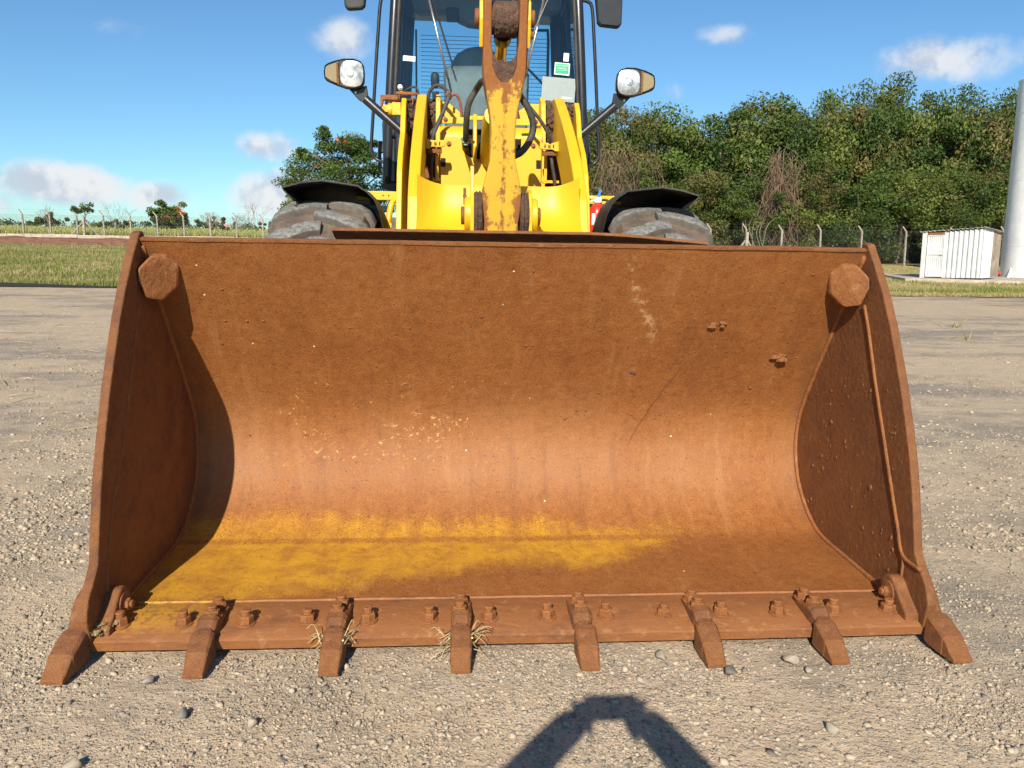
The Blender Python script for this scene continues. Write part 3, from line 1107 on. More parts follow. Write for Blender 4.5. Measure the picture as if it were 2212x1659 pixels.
half = [(.86, .075), (1.2, .085), (1.42, .098), (1.48, .099), (1.55, .093), (1.62, .104), (1.68, .107), (1.74, .103), (1.82, .083), (1.88, .068), (2.0, .0655), (2.07, .066), (2.13, .074), (2.20, .09), (2.286, .1075), (2.35, .112), (2.62, .112), (2.70, .108), (2.74, .098)]
left = [(-w, z) for z, w in half]
right = [(w, z) for z, w in half][::-1]
notch = [(.070, 2.74), (.069, 2.44), (.060, 2.385), (.038, 2.345), (0, 2.33), (-.038, 2.345), (-.060, 2.385), (-.069, 2.44), (-.070, 2.74)]
LEVER = MB().prism(left + notch[::-1] + right, 'Y', -.085, .085, lev_y).build('tilt_lever', 'yellow_worn', ROOT, bevel=.010, seg=3)
LEVER['label'] = 'scuffed yellow upright tilt lever with rust and mud in its fork'
MB().prism([(-.003, 1.5), (.003, 1.5), (.003, 2.15), (-.003, 2.15)], 'Y', -.088, -.08, lev_y).build('weld_seam', 'yellow_worn', LEVER, bevel=.001)
m = MB()
mp = [(-.064, 2.40), (-.066, 2.34), (-.045, 2.29), (-.015, 2.262), (.012, 2.262), (.045, 2.29), (.065, 2.34), (.064, 2.40), (.03, 2.365), (-.03, 2.365)]
m.prism(mp, 'Y', -.087, -.03, lev_y)
m.build('mud_pocket', 'mud', LEVER, bevel=.006)
rm2 = random.Random(4)
m = MB()
for k in range(46):
    x, z = rm2.uniform(-.055, .055), rm2.uniform(2.275, 2.37)
    if abs(x) > (z - 2.255) * .9:
        continue
    blob(m, lev_y((x, -.085, z)), rm2.uniform(.004, .009), (1, .6, 1), k)
tag(m.build('mud_crumbs', 'mud', LEVER), None, None, None, 'stuff')
# top pin, its flanges and the cylinder eye
ty, tz = lev_y((0, 0, 2.582))[1:]
for s in (-1, 1):
    MB().prism([(ty - .05, 2.49), (ty - .062, 2.56), (ty - .05, 2.65), (ty, 2.68), (ty + .05, 2.65), (ty + .06, 2.56), (ty + .03, 2.46), (ty - .03, 2.43)], 'X', s * .112, s * .131).build('pin_flange', 'yellow_mid', LEVER, bevel=.005)
    MB().lathe([(0, .042), (.022, .042), (.026, .036)], (s * .129, ty, 2.582), (s, 0, 0), 24).build('pin', 'rust', LEVER, smooth='auto')
MB().cyl((.13, ty - .01, 2.50), (.152, ty - .01, 2.50), .016, None, 6).cyl((.13, ty - .01, 2.50), (.138, ty - .01, 2.50), .026, None, 18).build('lock_bolt', 'rust', LEVER)
MB().prism([(ty - .02, 2.34), (ty - .02, 2.46), (ty + .02, 2.46), (ty + .02, 2.34)], 'X', .113, .122).build('lock_plate', 'rust', LEVER, bevel=.003)
CYL = MB().lathe([(0, .075), (.03, .082), (.62, .082), (.66, .074), (.72, .07)], (0, 3.42, 2.03), (0, -.953, .302), 28).build('tilt_cylinder', 'yellow_mid', ROOT, smooth='auto')
MB().cyl((0, 2.78, 2.225), (-.008, ty + .03, 2.545), .033, None, 24).build('rod', 'chrome', CYL, smooth='auto')
m = MB().lathe([(-.058, .080), (-.052, .086), (.050, .086), (.060, .080)], (.004, ty, 2.575), (1, 0, 0), 28)
m.build('rod_eye', 'mud', CYL, smooth='auto')
m = MB()
for k in range(130):
    a, x = rm2.uniform(1.9, 5.2), rm2.uniform(-.05, .058)
    blob(m, (x, ty + .083 * math.cos(a), 2.575 + .083 * math.sin(a)), rm2.uniform(.003, .009), (1, 1, 1), k + 90)
tag(m.build('mud_crumbs', 'mud', CYL), None, None, None, 'stuff')
MB().lathe([(0, .050), (.07, .046), (.09, .036)], (-.004, ty + .075, 2.53), (0, .953, -.302), 24).build('rod_collar', 'black', CYL, smooth='auto')
for s in (-1, 1):
    MB().lathe([(0, .074), (.008, .078), (.015, .072)], (s * .054, ty, 2.578), (s, 0, 0), 24).build('dust_seal', 'mud', LEVER, smooth='auto')

# ---- lower pivot: clevis plates, bosses, pins
py, pz = 1.98, 1.594
for s in (-1, 1):
    m = MB().prism([(py - .02, 1.20), (py - .10, 1.50), (py - .10, 1.64), (py - .05, 1.72), (py + (-.02 if s < 0 else .02), 1.86 if s < 0 else 1.74), (py + .03, 1.86 if s < 0 else 1.74), (py + .12, 1.70), (py + .30, 1.60), (py + .30, 1.20)], 'X', s * .150, s * .170)
    m.build('clevis_plate', 'yellow_mid', ROOT, bevel=.004)
    MB().lathe([(0, .098), (.030, .098), (.036, .092)], (s * .166, py, pz), (s, 0, 0), 36).build('pivot_boss', 'yellow_mid', ROOT, smooth='auto')
    MB().lathe([(0, .050), (.018, .050), (.022, .045)], (s * .199, py, pz), (s, 0, 0), 28).build('pivot_pin', 'rust_dark', ROOT, smooth='auto')
    MB().lathe([(0, .118), (.006, .130), (.016, .136), (.022, .126), (.030, .134), (.042, .126), (.046, .12)], (s * .104, py, pz), (s, 0, 0), 36).build('grease_ring', 'mud', ROOT, smooth='auto')
# cross member: concave plate between the arms
rows = []
for x in np.linspace(-.475, .475, 33):
    e = max(0, (abs(x) - .30) / .175) ** 2
    rows.append([(x, y - .10 * e, z + .05 * e * k) for (y, z, k) in ((2.315, 1.782, 1), (2.312, 1.72, .6), (2.295, 1.655, .3), (2.262, 1.60, .1), (2.205, 1.545, 0), (2.13, 1.505, 0), (2.04, 1.478, 0), (1.95, 1.462, 0), (1.90, 1.44, 0), (1.95, 1.40, 0))])
MB().sheet(rows, (0, .03, -.012)).build('cross_member', 'yellow', ROOT, smooth='auto')
MB().box((-.26, 1.93, 1.475), (.19, .02, .03)).build('cross_member_flange', 'yellow', ROOT, bevel=.004)
m = MB()
m.box((-.20, 2.02, 1.70), (.016, .02, .09)).cyl((-.20, 2.0, 1.70), (-.20, 1.985, 1.70), .012, None, 8)
m.build('grease_fitting', 'rust_dark', ROOT)

# ---- lift arms
arm_top = [(3.70, 2.475), (3.58, 2.505), (3.45, 2.488), (3.28, 2.405), (3.0, 2.258), (2.73, 2.10), (2.50, 1.945), (2.36, 1.825), (2.245, 1.705), (2.15, 1.48), (2.0, 1.20), (1.75, .86), (1.50, .55)]
arm_bot = [(1.40, .42), (1.52, .36), (1.72, .52), (2.10, .88), (2.40, 1.22), (2.58, 1.50), (2.78, 1.72), (3.05, 1.92), (3.35, 2.10), (3.62, 2.18), (3.76, 2.27), (3.78, 2.40)]
for s in (-1, 1):
    a = MB().prism(arm_top + arm_bot, 'X', s * .462, s * .532).build('lift_arm', 'yellow', ROOT, bevel=.010, seg=3)
    MB().lathe([(0, .125), (.055, .125), (.065, .112)], (s * .528, 3.6, 2.34), (s, 0, 0), 28).build('arm_boss', 'mud', a, smooth='auto')
    MB().lathe([(0, .125), (.055, .125), (.06, .118)], (s * .466, 3.6, 2.34), (-s, 0, 0), 28).build('arm_boss', 'mud', a, smooth='auto')

# ---- front frame: tower plates, centre panel, covers
outer_poly = [(3.78, 2.42), (3.62, 2.475), (3.46, 2.462), (3.385, 2.40), (3.31, 2.28), (3.27, 2.20), (3.06, 2.055), (2.93, 1.91), (2.84, 1.70), (2.77, 1.47), (2.70, 1.0), (2.75, .62), (4.0, .62), (4.05, 1.4), (3.98, 1.9), (3.86, 2.25)]
inner_poly = [(3.80, 2.44), (3.66, 2.505), (3.56, 2.512), (3.46, 2.45), (3.41, 2.30), (3.395, 2.10), (3.38, 1.80), (3.30, 1.2), (3.2, .62), (4.0, .62), (4.05, 1.4), (3.98, 1.9), (3.86, 2.25)]
FR = empty('front_frame', (0, 0, 0), None, None)
FR.parent = ROOT
for s in (-1, 1):
    MB().prism(outer_poly, 'X', s * .609, s * .645).build('tower_plate', 'yellow', FR, bevel=.006)
    MB().prism(inner_poly, 'X', s * .366, s * .400).build('tower_plate', 'yellow', FR, bevel=.006)
    # dark rust-coloured back wall between the plates
    MB().box((s * .505, 3.86, 1.7), (.208, .03, 1.25)).build('frame_back', 'rust_dark', FR)
    m = MB()
    for k in range(90):
        a = rm2.uniform(1.7, 4.2)
        xx = rm2.choice([rm2.uniform(.405, .458), rm2.uniform(.537, .605)])
        blob(m, (s * xx, 3.6 + .13 * math.cos(a), 2.34 + .13 * math.sin(a)), rm2.uniform(.010, .024), (1, 1, 1), k)
    tag(m.build('caked_mud', 'mud', FR), None, None, None, 'stuff')
    # hanging mud in the gap in front of the arm pin
    m = MB()
    for k in range(60):
        blob(m, (s * rm2.uniform(.405, .455), 3.5 + rm2.uniform(-.02, .05), rm2.uniform(2.12, 2.42)), rm2.uniform(.010, .022), (1, .8, 1.4), k + 300)
    tag(m.build('caked_mud', 'mud', FR), None, None, None, 'stuff')
# centre panel with the cylinder opening
pan = [(-.366, 1.30), (.366, 1.30), (.366, 2.185), (.215, 2.185), (.215, 2.10), (.17, 2.045), (.10, 2.036), (-.10, 2.036), (-.165, 2.055), (-.205, 2.10), (-.214, 2.185), (-.366, 2.185)]
MB().prism(pan, 'Y', 3.35, 3.38).build('centre_panel', 'yellow', FR, bevel=.005)
MB().box((0, 3.75, 2.05), (.60, .02, .5)).build('frame_back', 'dark', FR)
for (x0, x1) in ((-.366, -.19), (.17, .366)):
    rows = []
    for a in np.linspace(0, math.pi / 2, 9):
        rows.append([(x, 3.47 - .12 * math.cos(a), 2.185 + .092 * math.sin(a)) for x in np.linspace(x0, x1, 5)])
    rows.append([(x, 3.56, 2.279) for x in np.linspace(x0, x1, 5)])
    MB().sheet(rows, (0, .02, -.01)).build('round_cover', 'yellow', FR, smooth='auto')
    MB().box(((x0 + x1) / 2, 3.50, 2.322), (x1 - x0, .025, .045)).build('cover_strap', 'yellow', FR, bevel=.004)
    o = MB().cyl((0, 0, 0), (0, -.012, 0), .013, None, 6).cyl((0, .002, 0), (0, -.005, 0), .017, None, 16).build('strap_bolt', 'rust', FR, (x0 + .035 if x0 < 0 else x1 - .035, 3.487, 2.326))
MB().prism([(-.366, 2.345), (-.366, 2.472), (-.30, 2.455), (-.195, 2.375), (-.10, 2.375), (.17, 2.375), (.215, 2.42), (.30, 2.472), (.366, 2.472), (.366, 2.345)], 'Y', 3.60, 3.62).build('rear_plate', 'yellow', FR, bevel=.004)
# yoke discs either side of the tilt cylinder
for x in (-.118, .118):
    MB().prism([(3.30, 2.02), (3.28, 2.12), (3.30, 2.26), (3.36, 2.35), (3.50, 2.36), (3.60, 2.2), (3.6, 2.0)], 'X', x - .013, x + .013).build('cylinder_yoke', 'yellow_mid', FR, bevel=.006)
# panel bolts
for x in (-.304, .304):
    MB().lathe([(0, .018), (.005, .018), (.006, .012), (.016, .012)], (x, 3.35, 2.14), (0, -1, 0), 12).build('panel_bolt', 'rust', FR)
# slots beside the hose runs
for s in (-1, 1):
    MB().box((s * .345, 3.349, 2.01), (.035, .006, .06)).build('slot', 'dark', FR, bevel=.002)
# hose clamps
for s in (-1, 1):
    m = MB().prism([(-.46, 2.148), (-.42, 2.135), (-.335, 2.137), (-.328, 2.128), (-.330, 2.098), (-.36, 2.090), (-.415, 2.092), (-.44, 2.080), (-.462, 2.080)] if s < 0 else [(.46, 2.148), (.42, 2.135), (.335, 2.137), (.328, 2.128), (.330, 2.098), (.36, 2.090), (.415, 2.092), (.44, 2.080), (.462, 2.080)], 'Y', 3.13, 3.16)
    c_ = m.build('hose_clamp', 'yellow', FR, bevel=.003)
    MB().cyl((s * .395, 3.131, 2.113), (s * .395, 3.122, 2.113), .010, None, 12).build('clamp_bolt', 'rust', FR)
    for dx in (-.03, .03):
        MB().box((s * .395 + dx, 3.129, 2.113), (.008, .004, .024)).build('clamp_slot', 'dark', FR)
    MB().box((s * .40, 3.16, 2.067), (.10, .02, .03)).build('hose_guard', 'rust_dark', FR, bevel=.003)
    MB().box((s * .388, 3.28, 1.97), (.022, .02, .2)).build('hose_guide', 'yellow_mid', FR, bevel=.003)
    MB().box((s * .43, 3.30, 1.885), (.12, .03, .02)).build('hose_guide', 'yellow', FR, bevel=.003)
    # axle beam and step bars towards the fenders
    MB().box((s * .80, 3.40, 1.770), (.34, .035, .062)).build('fender_beam', 'yellow', FR, bevel=.004)
    for dx in (-.06, -.02):
        MB().cyl((s * (.80 + dx), 3.382, 1.772), (s * (.80 + dx), 3.378, 1.772), .005, None, 8).build('beam_bolt', 'dark', FR)
    MB().box((s * .86, 3.45, 1.68), (.30, .12, .05)).build('axle_bracket', 'black', FR, bevel=.004)
MB().tube([(-.70, 3.32, 1.73), (-.715, 3.30, 1.70), (-.735, 3.28, 1.60), (-.735, 3.28, 1.56)], .022, 10).build('grab_pipe', 'yellow', FR, smooth=True)
MB().box((-.755, 3.28, 1.555), (.09, .04, .035)).build('pipe_foot', 'yellow', FR, bevel=.005)
# left tower top: pin keeper, sensor block and bracket
MB().box((-.677, 3.40, 2.373), (.064, .07, .086)).build('sensor_block', 'yellow', FR, bevel=.004)
MB().lathe([(0, .046), (.026, .046), (.028, .030), (.07, .022)], (-.709, 3.40, 2.368), (-1, 0, 0), 24).build('sensor_cap', 'yellow', FR, smooth='auto')
m = MB()
for k in range(7):
    a = k * math.pi * 2 / 7
    m.box((-.75, 3.40 + .03 * math.cos(a), 2.368 + .03 * math.sin(a)), (.045, .008, .008))
m.build('sensor_fins', 'yellow_mid', FR)
MB().prism([(-.79, 2.384), (-.79, 2.468), (-.664, 2.468), (-.664, 2.436), (-.77, 2.434), (-.78, 2.384)], 'Y', 3.38, 3.43).build('lamp_bracket', 'rust', FR, bevel=.003)
MB().lathe([(0, .011), (.012, .013), (.13, .013), (.14, .009), (.16, .004)], (-.684, 3.45, 2.491), (1, 0, 0), 12).build('keeper_bar', 'rust', FR, smooth='auto')
for x in (-.66, -.565):
    MB().box((x, 3.45, 2.46), (.006, .03, .09)).build('keeper_strap', 'rust', FR)
MB().lathe([(0, .018), (.01, .018), (.011, .008), (.02, .008)], (-.655, 3.47, 2.535), (0, -1, 0), 14).build('keeper_nut', 'steel', FR)
MB().box((-.652, 3.475, 2.505), (.022, .006, .06)).build('keeper_tab', 'yellow_mid', FR)

# ---- hoses
def hose(pts, r, mat='hose', nm='hose', label=None):
    o = MB().tube(pts, r, 12, 7).build(nm, mat, ROOT, smooth=True)
    return o


hose([(-.03, 2.55, 2.44), (-.085, 2.75, 2.455), (-.118, 2.9, 2.436), (-.166, 2.92, 2.351), (-.181, 2.95, 2.266), (-.185, 3.02, 2.18), (-.186, 3.08, 2.135)], .021)
MB().box((-.186, 3.10, 2.132), (.046, .046, .034)).cyl((-.186, 3.10, 2.115), (-.186, 3.10, 2.10), .018, None, 10).build('hose_fitting', 'fitting', ROOT, bevel=.004)
MB().cyl((-.16, 3.10, 2.135), (-.13, 3.14, 2.13), .011, None, 10).build('hose_fitting', 'steel', ROOT)
hose([(-.186, 3.12, 2.105), (-.180, 3.40, 2.10), (-.165, 3.47, 2.05), (-.15, 3.52, 1.95)], .019)
hose([(.08, 2.35, 2.40), (.151, 2.68, 2.361), (.202, 2.7, 2.298), (.241, 2.72, 2.199), (.224, 2.72, 2.104), (.176, 2.72, 2.032), (.127, 2.74, 2.003), (.04, 2.9, 1.99)], .022)
hose([(.16, 3.05, 2.42), (.229, 3.1, 2.383), (.29, 3.1, 2.322), (.345, 3.1, 2.253), (.392, 3.11, 2.175), (.403, 3.15, 2.12), (.414, 3.18, 2.06), (.427, 3.18, 1.98), (.45, 3.2, 1.86), (.44, 3.25, 1.7)], .0125)
hose([(-.456, 3.5, 2.40), (-.454, 3.47, 2.47), (-.44, 3.46, 2.516), (-.398, 3.44, 2.551), (-.346, 3.40, 2.532), (-.301, 3.35, 2.482)], .013)
hose([(-.301, 3.34, 2.475), (-.305, 3.30, 2.45), (-.328, 3.27, 2.381), (-.361, 3.26, 2.302), (-.395, 3.25, 2.237), (-.44, 3.22, 2.165), (-.45, 3.2, 2.05)], .0145)
hose([(-.355, 3.24, 2.30), (-.392, 3.22, 2.225), (-.412, 3.19, 2.165), (-.419, 3.18, 2.094), (-.421, 3.18, 2.03), (-.427, 3.19, 1.887), (-.425, 3.25, 1.75)], .013)
hose([(-.643, 3.55, 2.515), (-.60, 3.6, 2.555), (-.558, 3.6, 2.566), (-.533, 3.6, 2.538), (-.527, 3.6, 2.45)], .008)
hose([(-.296, 3.48, 2.47), (-.288, 3.5, 2.493), (-.26, 3.5, 2.504), (-.232, 3.5, 2.471), (-.217, 3.5, 2.405), (-.215, 3.5, 2.33)], .0095, 'hose_red')
MB().tube([(.195, 3.5, 2.33), (.197, 3.5, 2.42), (.18, 3.48, 2.49)], .008, 8).build('hose', 'hose_red', ROOT, smooth=True)
MB().lathe([(0, .017), (.035, .017)], (-.303, 3.345, 2.49), (-.25, -.3, -.9), 12).build('hose_tie', 'rust', ROOT)

# ---- head lamps on their arms
for s in (-1, 1):
    LA = empty('head_lamp', (0, 0, 0), None, None)
    LA.parent = ROOT
    outl = [(.893, 2.600), (.898, 2.650), (.920, 2.678), (.965, 2.692), (1.03, 2.691), (1.10, 2.674), (1.145, 2.656), (1.166, 2.640), (1.173, 2.60), (1.170, 2.560), (1.158, 2.543), (1.10, 2.520), (1.03, 2.498), (.965, 2.493), (.915, 2.508), (.895, 2.545)]
    out2 = [(s * x, z) for x, z in outl]
    m = MB()
    n = len(out2)
    def ring(y, k, cx=1.03, cz=2.595):
        return [(s * cx + (x - s * cx) * k, y, cz + (z - cz) * k) for x, z in out2]
    rings = [ring(3.348, .97), ring(3.335, 1.0), ring(3.37, 1.0), ring(3.42, .95), ring(3.48, .70), ring(3.50, .4)]
    m.grid([r_ + [r_[0]] for r_ in rings])
    m.f.append(tuple(5 * (n + 1) + i for i in range(n)))
    m.build('housing', 'black_plastic', LA, smooth='auto')
    MB().prism([(s * (1.03 + (abs(x) - 1.03) * .95), 2.595 + (z - 2.595) * .95) for x, z in out2], 'Y', 3.343, 3.36).build('rim', 'black_plastic', LA, bevel=.003)
    lens = []
    for k in range(28):
        a = 2 * math.pi * k / 28
        cx, cz = math.cos(a), math.sin(a)
        q = (abs(cx) ** 3.2 + abs(cz) ** 3.2) ** (-1 / 3.2)
        lens.append((s * (.982 + .082 * cx * q), 2.594 + .088 * cz * q))
    m = MB()
    rr_ = [[(s * .985 + (x - s * .985) * k, 3.346 - d, 2.594 + (z - 2.594) * k) for x, z in lens] for k, d in ((1, .0), (.97, .006), (.8, .010), (.5, .013), (.22, .014))]
    m.grid([r_ + [r_[0]] for r_ in rr_])
    m.f.append(tuple(4 * 29 + i for i in range(28)))
    m.build('lens', 'reflector', LA, smooth='auto')
    MB().lathe([(0, .022), (.004, .024), (.006, .018), (.006, .008), (.012, .006)], (s * .99, 3.334, 2.59), (0, -1, 0), 20).build('bulb_cap', 'steel', LA, smooth='auto')
    ind = [(1.082, 2.665), (1.12, 2.653), (1.159, 2.636), (1.166, 2.60), (1.162, 2.562), (1.12, 2.538), (1.082, 2.524)]
    MB().prism([(s * x, z) for x, z in ind], 'Y', 3.332, 3.36).build('indicator', 'amber', LA, bevel=.006)
    MB().box((s * 1.075, 3.336, 2.593), (.008, .02, .155)).build('divider', 'rust', LA, bevel=.002)
    MB().prism([(s * 1.01, 2.50), (s * .885, 2.525), (s * .872, 2.435), (s * .905, 2.408), (s * .945, 2.43)], 'Y', 3.38, 3.41).build('bracket', 'black', LA, bevel=.004)
    MB().cyl((s * .962, 3.379, 2.475), (s * .962, 3.376, 2.475), .008, None, 12).build('bracket_bolt', 'steel', LA)
    MB().cyl((s * .895, 3.395, 2.435), (s * .62, 3.36, 2.20), .031, None, 20).build('arm', 'black', LA, smooth='auto')

# ---- fire of the cab: frame, glass, interior
CAB = empty('cab', (0, 0, 0), None, None)
CAB.parent = ROOT
def bar(a, b, w, d, nm, mat, par, bev=.006):
    a, b = Vector(a), Vector(b)
    dz = (b - a)
    rot = dz.to_track_quat('Z', 'Y').to_matrix()
    return MB().box((a + b) / 2, (w, d, dz.length), rot).build(nm, mat, par, bevel=bev)


for s in (-1, 1):
    MB().tube([(s * .835, 4.33, 1.92), (s * .80, 4.32, 2.6), (s * .752, 4.36, 3.36), (s * .74, 4.45, 3.62)], .040, 16).build('front_pillar', 'black', CAB, smooth=True)
    MB().tube([(s * .775, 4.30, 2.3), (s * .757, 4.295, 2.65), (s * .715, 4.33, 3.36), (s * .70, 4.42, 3.6)], .018, 10).build('glass_trim', 'black_plastic', CAB, smooth=True)
    MB().tube([(s * .80, 5.72, 1.9), (s * .77, 5.74, 2.7), (s * .72, 5.70, 3.6)], .055, 14).build('rear_pillar', 'black', CAB, smooth=True)
    MB().tube([(s * .835, 5.02, 1.9), (s * .81, 5.02, 2.6), (s * .755, 5.02, 3.6)], .03, 10).build('door_pillar', 'black', CAB, smooth=True)
    # lower body panel
    MB().prism([(s * .758, 1.93), (s * .862, 1.93), (s * .868, 2.40), (s * .84, 2.55), (s * .758, 2.55)], 'Y', 4.31, 5.75).build('side_panel', 'black', CAB, bevel=.012)
    MB().box((s * .81, 4.36, 1.885), (.11, .12, .09)).build('panel_foot', 'black_plastic', CAB, bevel=.01)
    # side glass
    MB().add([(s * .815, 4.34, 2.5), (s * .815, 5.70, 2.5), (s * .745, 5.66, 3.6), (s * .745, 4.44, 3.6), (s * .820, 4.34, 2.5), (s * .820, 5.70, 2.5), (s * .750, 5.66, 3.6), (s * .750, 4.44, 3.6)], [(0, 1, 2, 3), (7, 6, 5, 4), (0, 4, 5, 1), (1, 5, 6, 2), (2, 6, 7, 3), (3, 7, 4, 0)]).build('side_glass', 'glass', CAB)
    # grab rail outside the door
    rail = MB().tube([(s * .77, 4.40, 3.435), (s * .83, 4.40, 3.43), (s * .872, 4.40, 3.375), (s * .90, 4.40, 3.1), (s * .925, 4.40, 2.8), (s * .948, 4.40, 2.5), (s * .968, 4.40, 2.24), (s * .962, 4.40, 2.17), (s * .925, 4.40, 2.125), (s * .86, 4.38, 2.098)], .0145, 10)
    rail.build('grab_rail', 'black', ROOT, smooth=True)
    m = MB().prism([(s * .86, 2.30), (s * .925, 2.30), (s * .935, 2.285), (s * .935, 2.06), (s * .915, 2.03), (s * .86, 2.0), (s * .86, 2.05), (s * .905, 2.07), (s * .91, 2.20), (s * .86, 2.21)], 'Y', 4.60, 4.66)
    m.build('step_guard', 'black_plastic', CAB, bevel=.006)
WS = MB().add([(-.765, 4.285, 2.3), (.765, 4.285, 2.3), (.70, 4.345, 3.6), (-.70, 4.345, 3.6), (-.765, 4.290, 2.3), (.765, 4.290, 2.3), (.70, 4.350, 3.6), (-.70, 4.350, 3.6)], [(3, 2, 1, 0), (4, 5, 6, 7), (0, 1, 5, 4), (1, 2, 6, 5), (2, 3, 7, 6), (3, 0, 4, 7)]).build('windshield', 'glass', CAB)
RW = MB().box((0, 5.73, 3.15), (1.42, .006, .98)).build('rear_window', 'glass', CAB)
for k in range(17):
    MB().box((.02, 5.722, 2.84 + k * .038), (1.26, .003, .0042)).build('heater_line', 'dark', RW)
for s in (-1, 1):
    MB().box((s * .655, 5.722, 3.15), (.018, .006, .70)).build('heater_bus', 'dark', RW)
# inner frame of the rear right window corner
MB().tube([(.30, 5.66, 3.50), (.60, 5.66, 3.515), (.645, 5.66, 3.48), (.65, 5.66, 3.1), (.655, 5.66, 2.6)], .014, 8, 5).build('window_frame', 'black', CAB, smooth=True)
bar((.36, 5.60, 3.22), (.62, 5.60, 2.98), .03, .02, 'stay_arm', 'black', CAB)
MB().box((0, 5.0, 3.68), (1.62, 1.75, .14)).build('roof', 'black', CAB, bevel=.04, seg=3)
MB().prism([(-.66, 3.62), (-.63, 3.45), (-.575, 3.422), (-.35, 3.436), (-.30, 3.442), (-.24, 3.37), (-.15, 3.335), (0, 3.322), (.30, 3.33), (.42, 3.37), (.48, 3.45), (.66, 3.475), (.68, 3.62)], 'Y', 4.80, 5.0).build('headliner', 'grey_plastic', CAB, bevel=.03, seg=3)
MB().box((-.29, 4.82, 3.40), (.11, .10, .10)).build('radio_box', 'black_plastic', CAB, bevel=.012)
MB().box((0, 5.0, 2.14), (1.52, 1.42, .45)).build('cab_floor', 'black', CAB, bevel=.02)
# dash console with rounded shoulders
rows = []
for (y, w, z) in ((4.42, .33, 2.32), (4.40, .335, 2.60), (4.43, .34, 2.80), (4.47, .345, 2.875), (4.52, .335, 2.912), (4.62, .32, 2.925), (4.78, .30, 2.90), (4.80, .30, 2.32)):
    rows.append([(-w - .02, y + .03, z - .02), (-w, y, z), (-w * .5, y - .02, z + .004), (0, y - .025, z + .006), (w * .5, y - .02, z + .004), (w, y, z), (w + .02, y + .03, z - .02)])
MB().sheet(rows, (0, .02, -.01)).build('dash_console', 'grey_plastic', CAB, smooth='auto')
MB().box((0, 4.9, 2.42), (.6, .7, .18)).build('seat_base', 'black_plastic', CAB, bevel=.03)
m = MB()
rows = []
for (z, w, y) in ((2.50, .22, 5.28), (2.8, .26, 5.26), (3.02, .265, 5.25), (3.12, .25, 5.26), (3.20, .20, 5.28), (3.245, .12, 5.30), (3.256, .05, 5.31)):
    rows.append([(-.05 - w, y + .06, z), (-.05 - w * .85, y, z), (-.05 - w * .4, y - .025, z), (-.05, y - .03, z), (-.05 + w * .4, y - .025, z), (-.05 + w * .85, y, z), (-.05 + w, y + .06, z)])
MB().sheet(rows, (0, .09, 0)).build('seat_back', 'seat', CAB, smooth='auto')
MB().box((.0, 5.1, 2.56), (.52, .5, .14)).build('seat_cushion', 'seat', CAB, bevel=.04, seg=3)
MB().tube([(-.43, 4.62, 2.40), (-.43, 4.62, 2.62), (-.435, 4.60, 2.72)], .03, 10).build('lever_stem', 'black_plastic', CAB, smooth=True)
MB().lathe([(0, .024), (.02, .034), (.07, .038), (.11, .034), (.125, .018)], (-.437, 4.58, 2.745), (0, -.1, 1), 16).build('lever_knob', 'black_plastic', CAB, smooth=True)
# wipers
for (a, b) in (((-.325, 4.28, 2.77), (-.495, 4.315, 3.45)), ((.314, 4.28, 2.80), (.47, 4.315, 3.45))):
    W = MB().tube([a, b], .009, 8, 0).build('wiper_arm', 'steel', WS, smooth=True)
    MB().tube([(b[0] + .03, b[1] - .005, b[2] - .02), (a[0] + .04 * (1 if a[0] < 0 else -1), a[1] - .008, a[2] + .10)], .007, 6, 0).build('wiper_blade', 'black', WS)
# stickers and lettering on the glass
def on_glass(x0, x1, z0, z1, mat, nm, tilt=0.0, d=.004):
    yy = lambda z: 4.284 + (z - 2.3) * .0462 - d
    ca, sa = math.cos(tilt), math.sin(tilt)
    cx, cz = (x0 + x1) / 2, (z0 + z1) / 2
    def T(x, z):
        dx, dz_ = x - cx, z - cz
        return (cx + dx * ca - dz_ * sa, cz + dx * sa + dz_ * ca)
    q = [T(x0, z0), T(x1, z0), T(x1, z1), T(x0, z1)]
    m = MB().add([(x, yy(z), z) for x, z in q] + [(x, yy(z) + .0015, z) for x, z in q], [(3, 2, 1, 0), (4, 5, 6, 7), (0, 1, 5, 4), (1, 2, 6, 5), (2, 3, 7, 6), (3, 0, 4, 7)])
    return m.build(nm, mat, WS)


MAT['sticker_green'] = simple('green_sticker', (.0, .36, .16), .5, 0, .03, 4)
MAT['sticker_white'] = simple('white_sticker', (.72, .80, .74), .5, 0, .03, 4)
on_glass(-.690, -.590, 2.898, 2.938, 'sticker_white', 'sticker', -.06)
on_glass(.632, .676, 2.935, 3.0, 'sticker_white', 'sticker', -.05)
on_glass(.558, .684, 2.826, 2.922, 'sticker_white', 'sticker', -.06)
on_glass(.566, .676, 2.836, 2.915, 'sticker_green', 'sticker', -.06, .0062)
o = on_glass(.455, .735, 2.615, 2.805, 'label_grey', 'faded_decal', -.05)


def text_on_glass(txt, x, z, size, mat, tilt, d=.0085):
    cu = bpy.data.curves.new('t', 'FONT')
    cu.body = txt
    cu.size = size
    cu.align_x = 'CENTER'
    tmp = bpy.data.objects.new('t', cu)
    COL.objects.link(tmp)
    bpy.context.view_layer.update()
    me_ = bpy.data.meshes.new_from_object(tmp.evaluated_get(bpy.context.evaluated_depsgraph_get()))
    bpy.data.objects.remove(tmp)
    bpy.data.curves.remove(cu)
    me_.name = 'lettering'
    me_.materials.clear()
    ob = link('lettering', me_, mat, WS, (x, 4.284 + (z - 2.3) * .0462 - d, z))
    ob.rotation_euler = (RAD(90 - 2.6), -tilt, 0)
    return ob


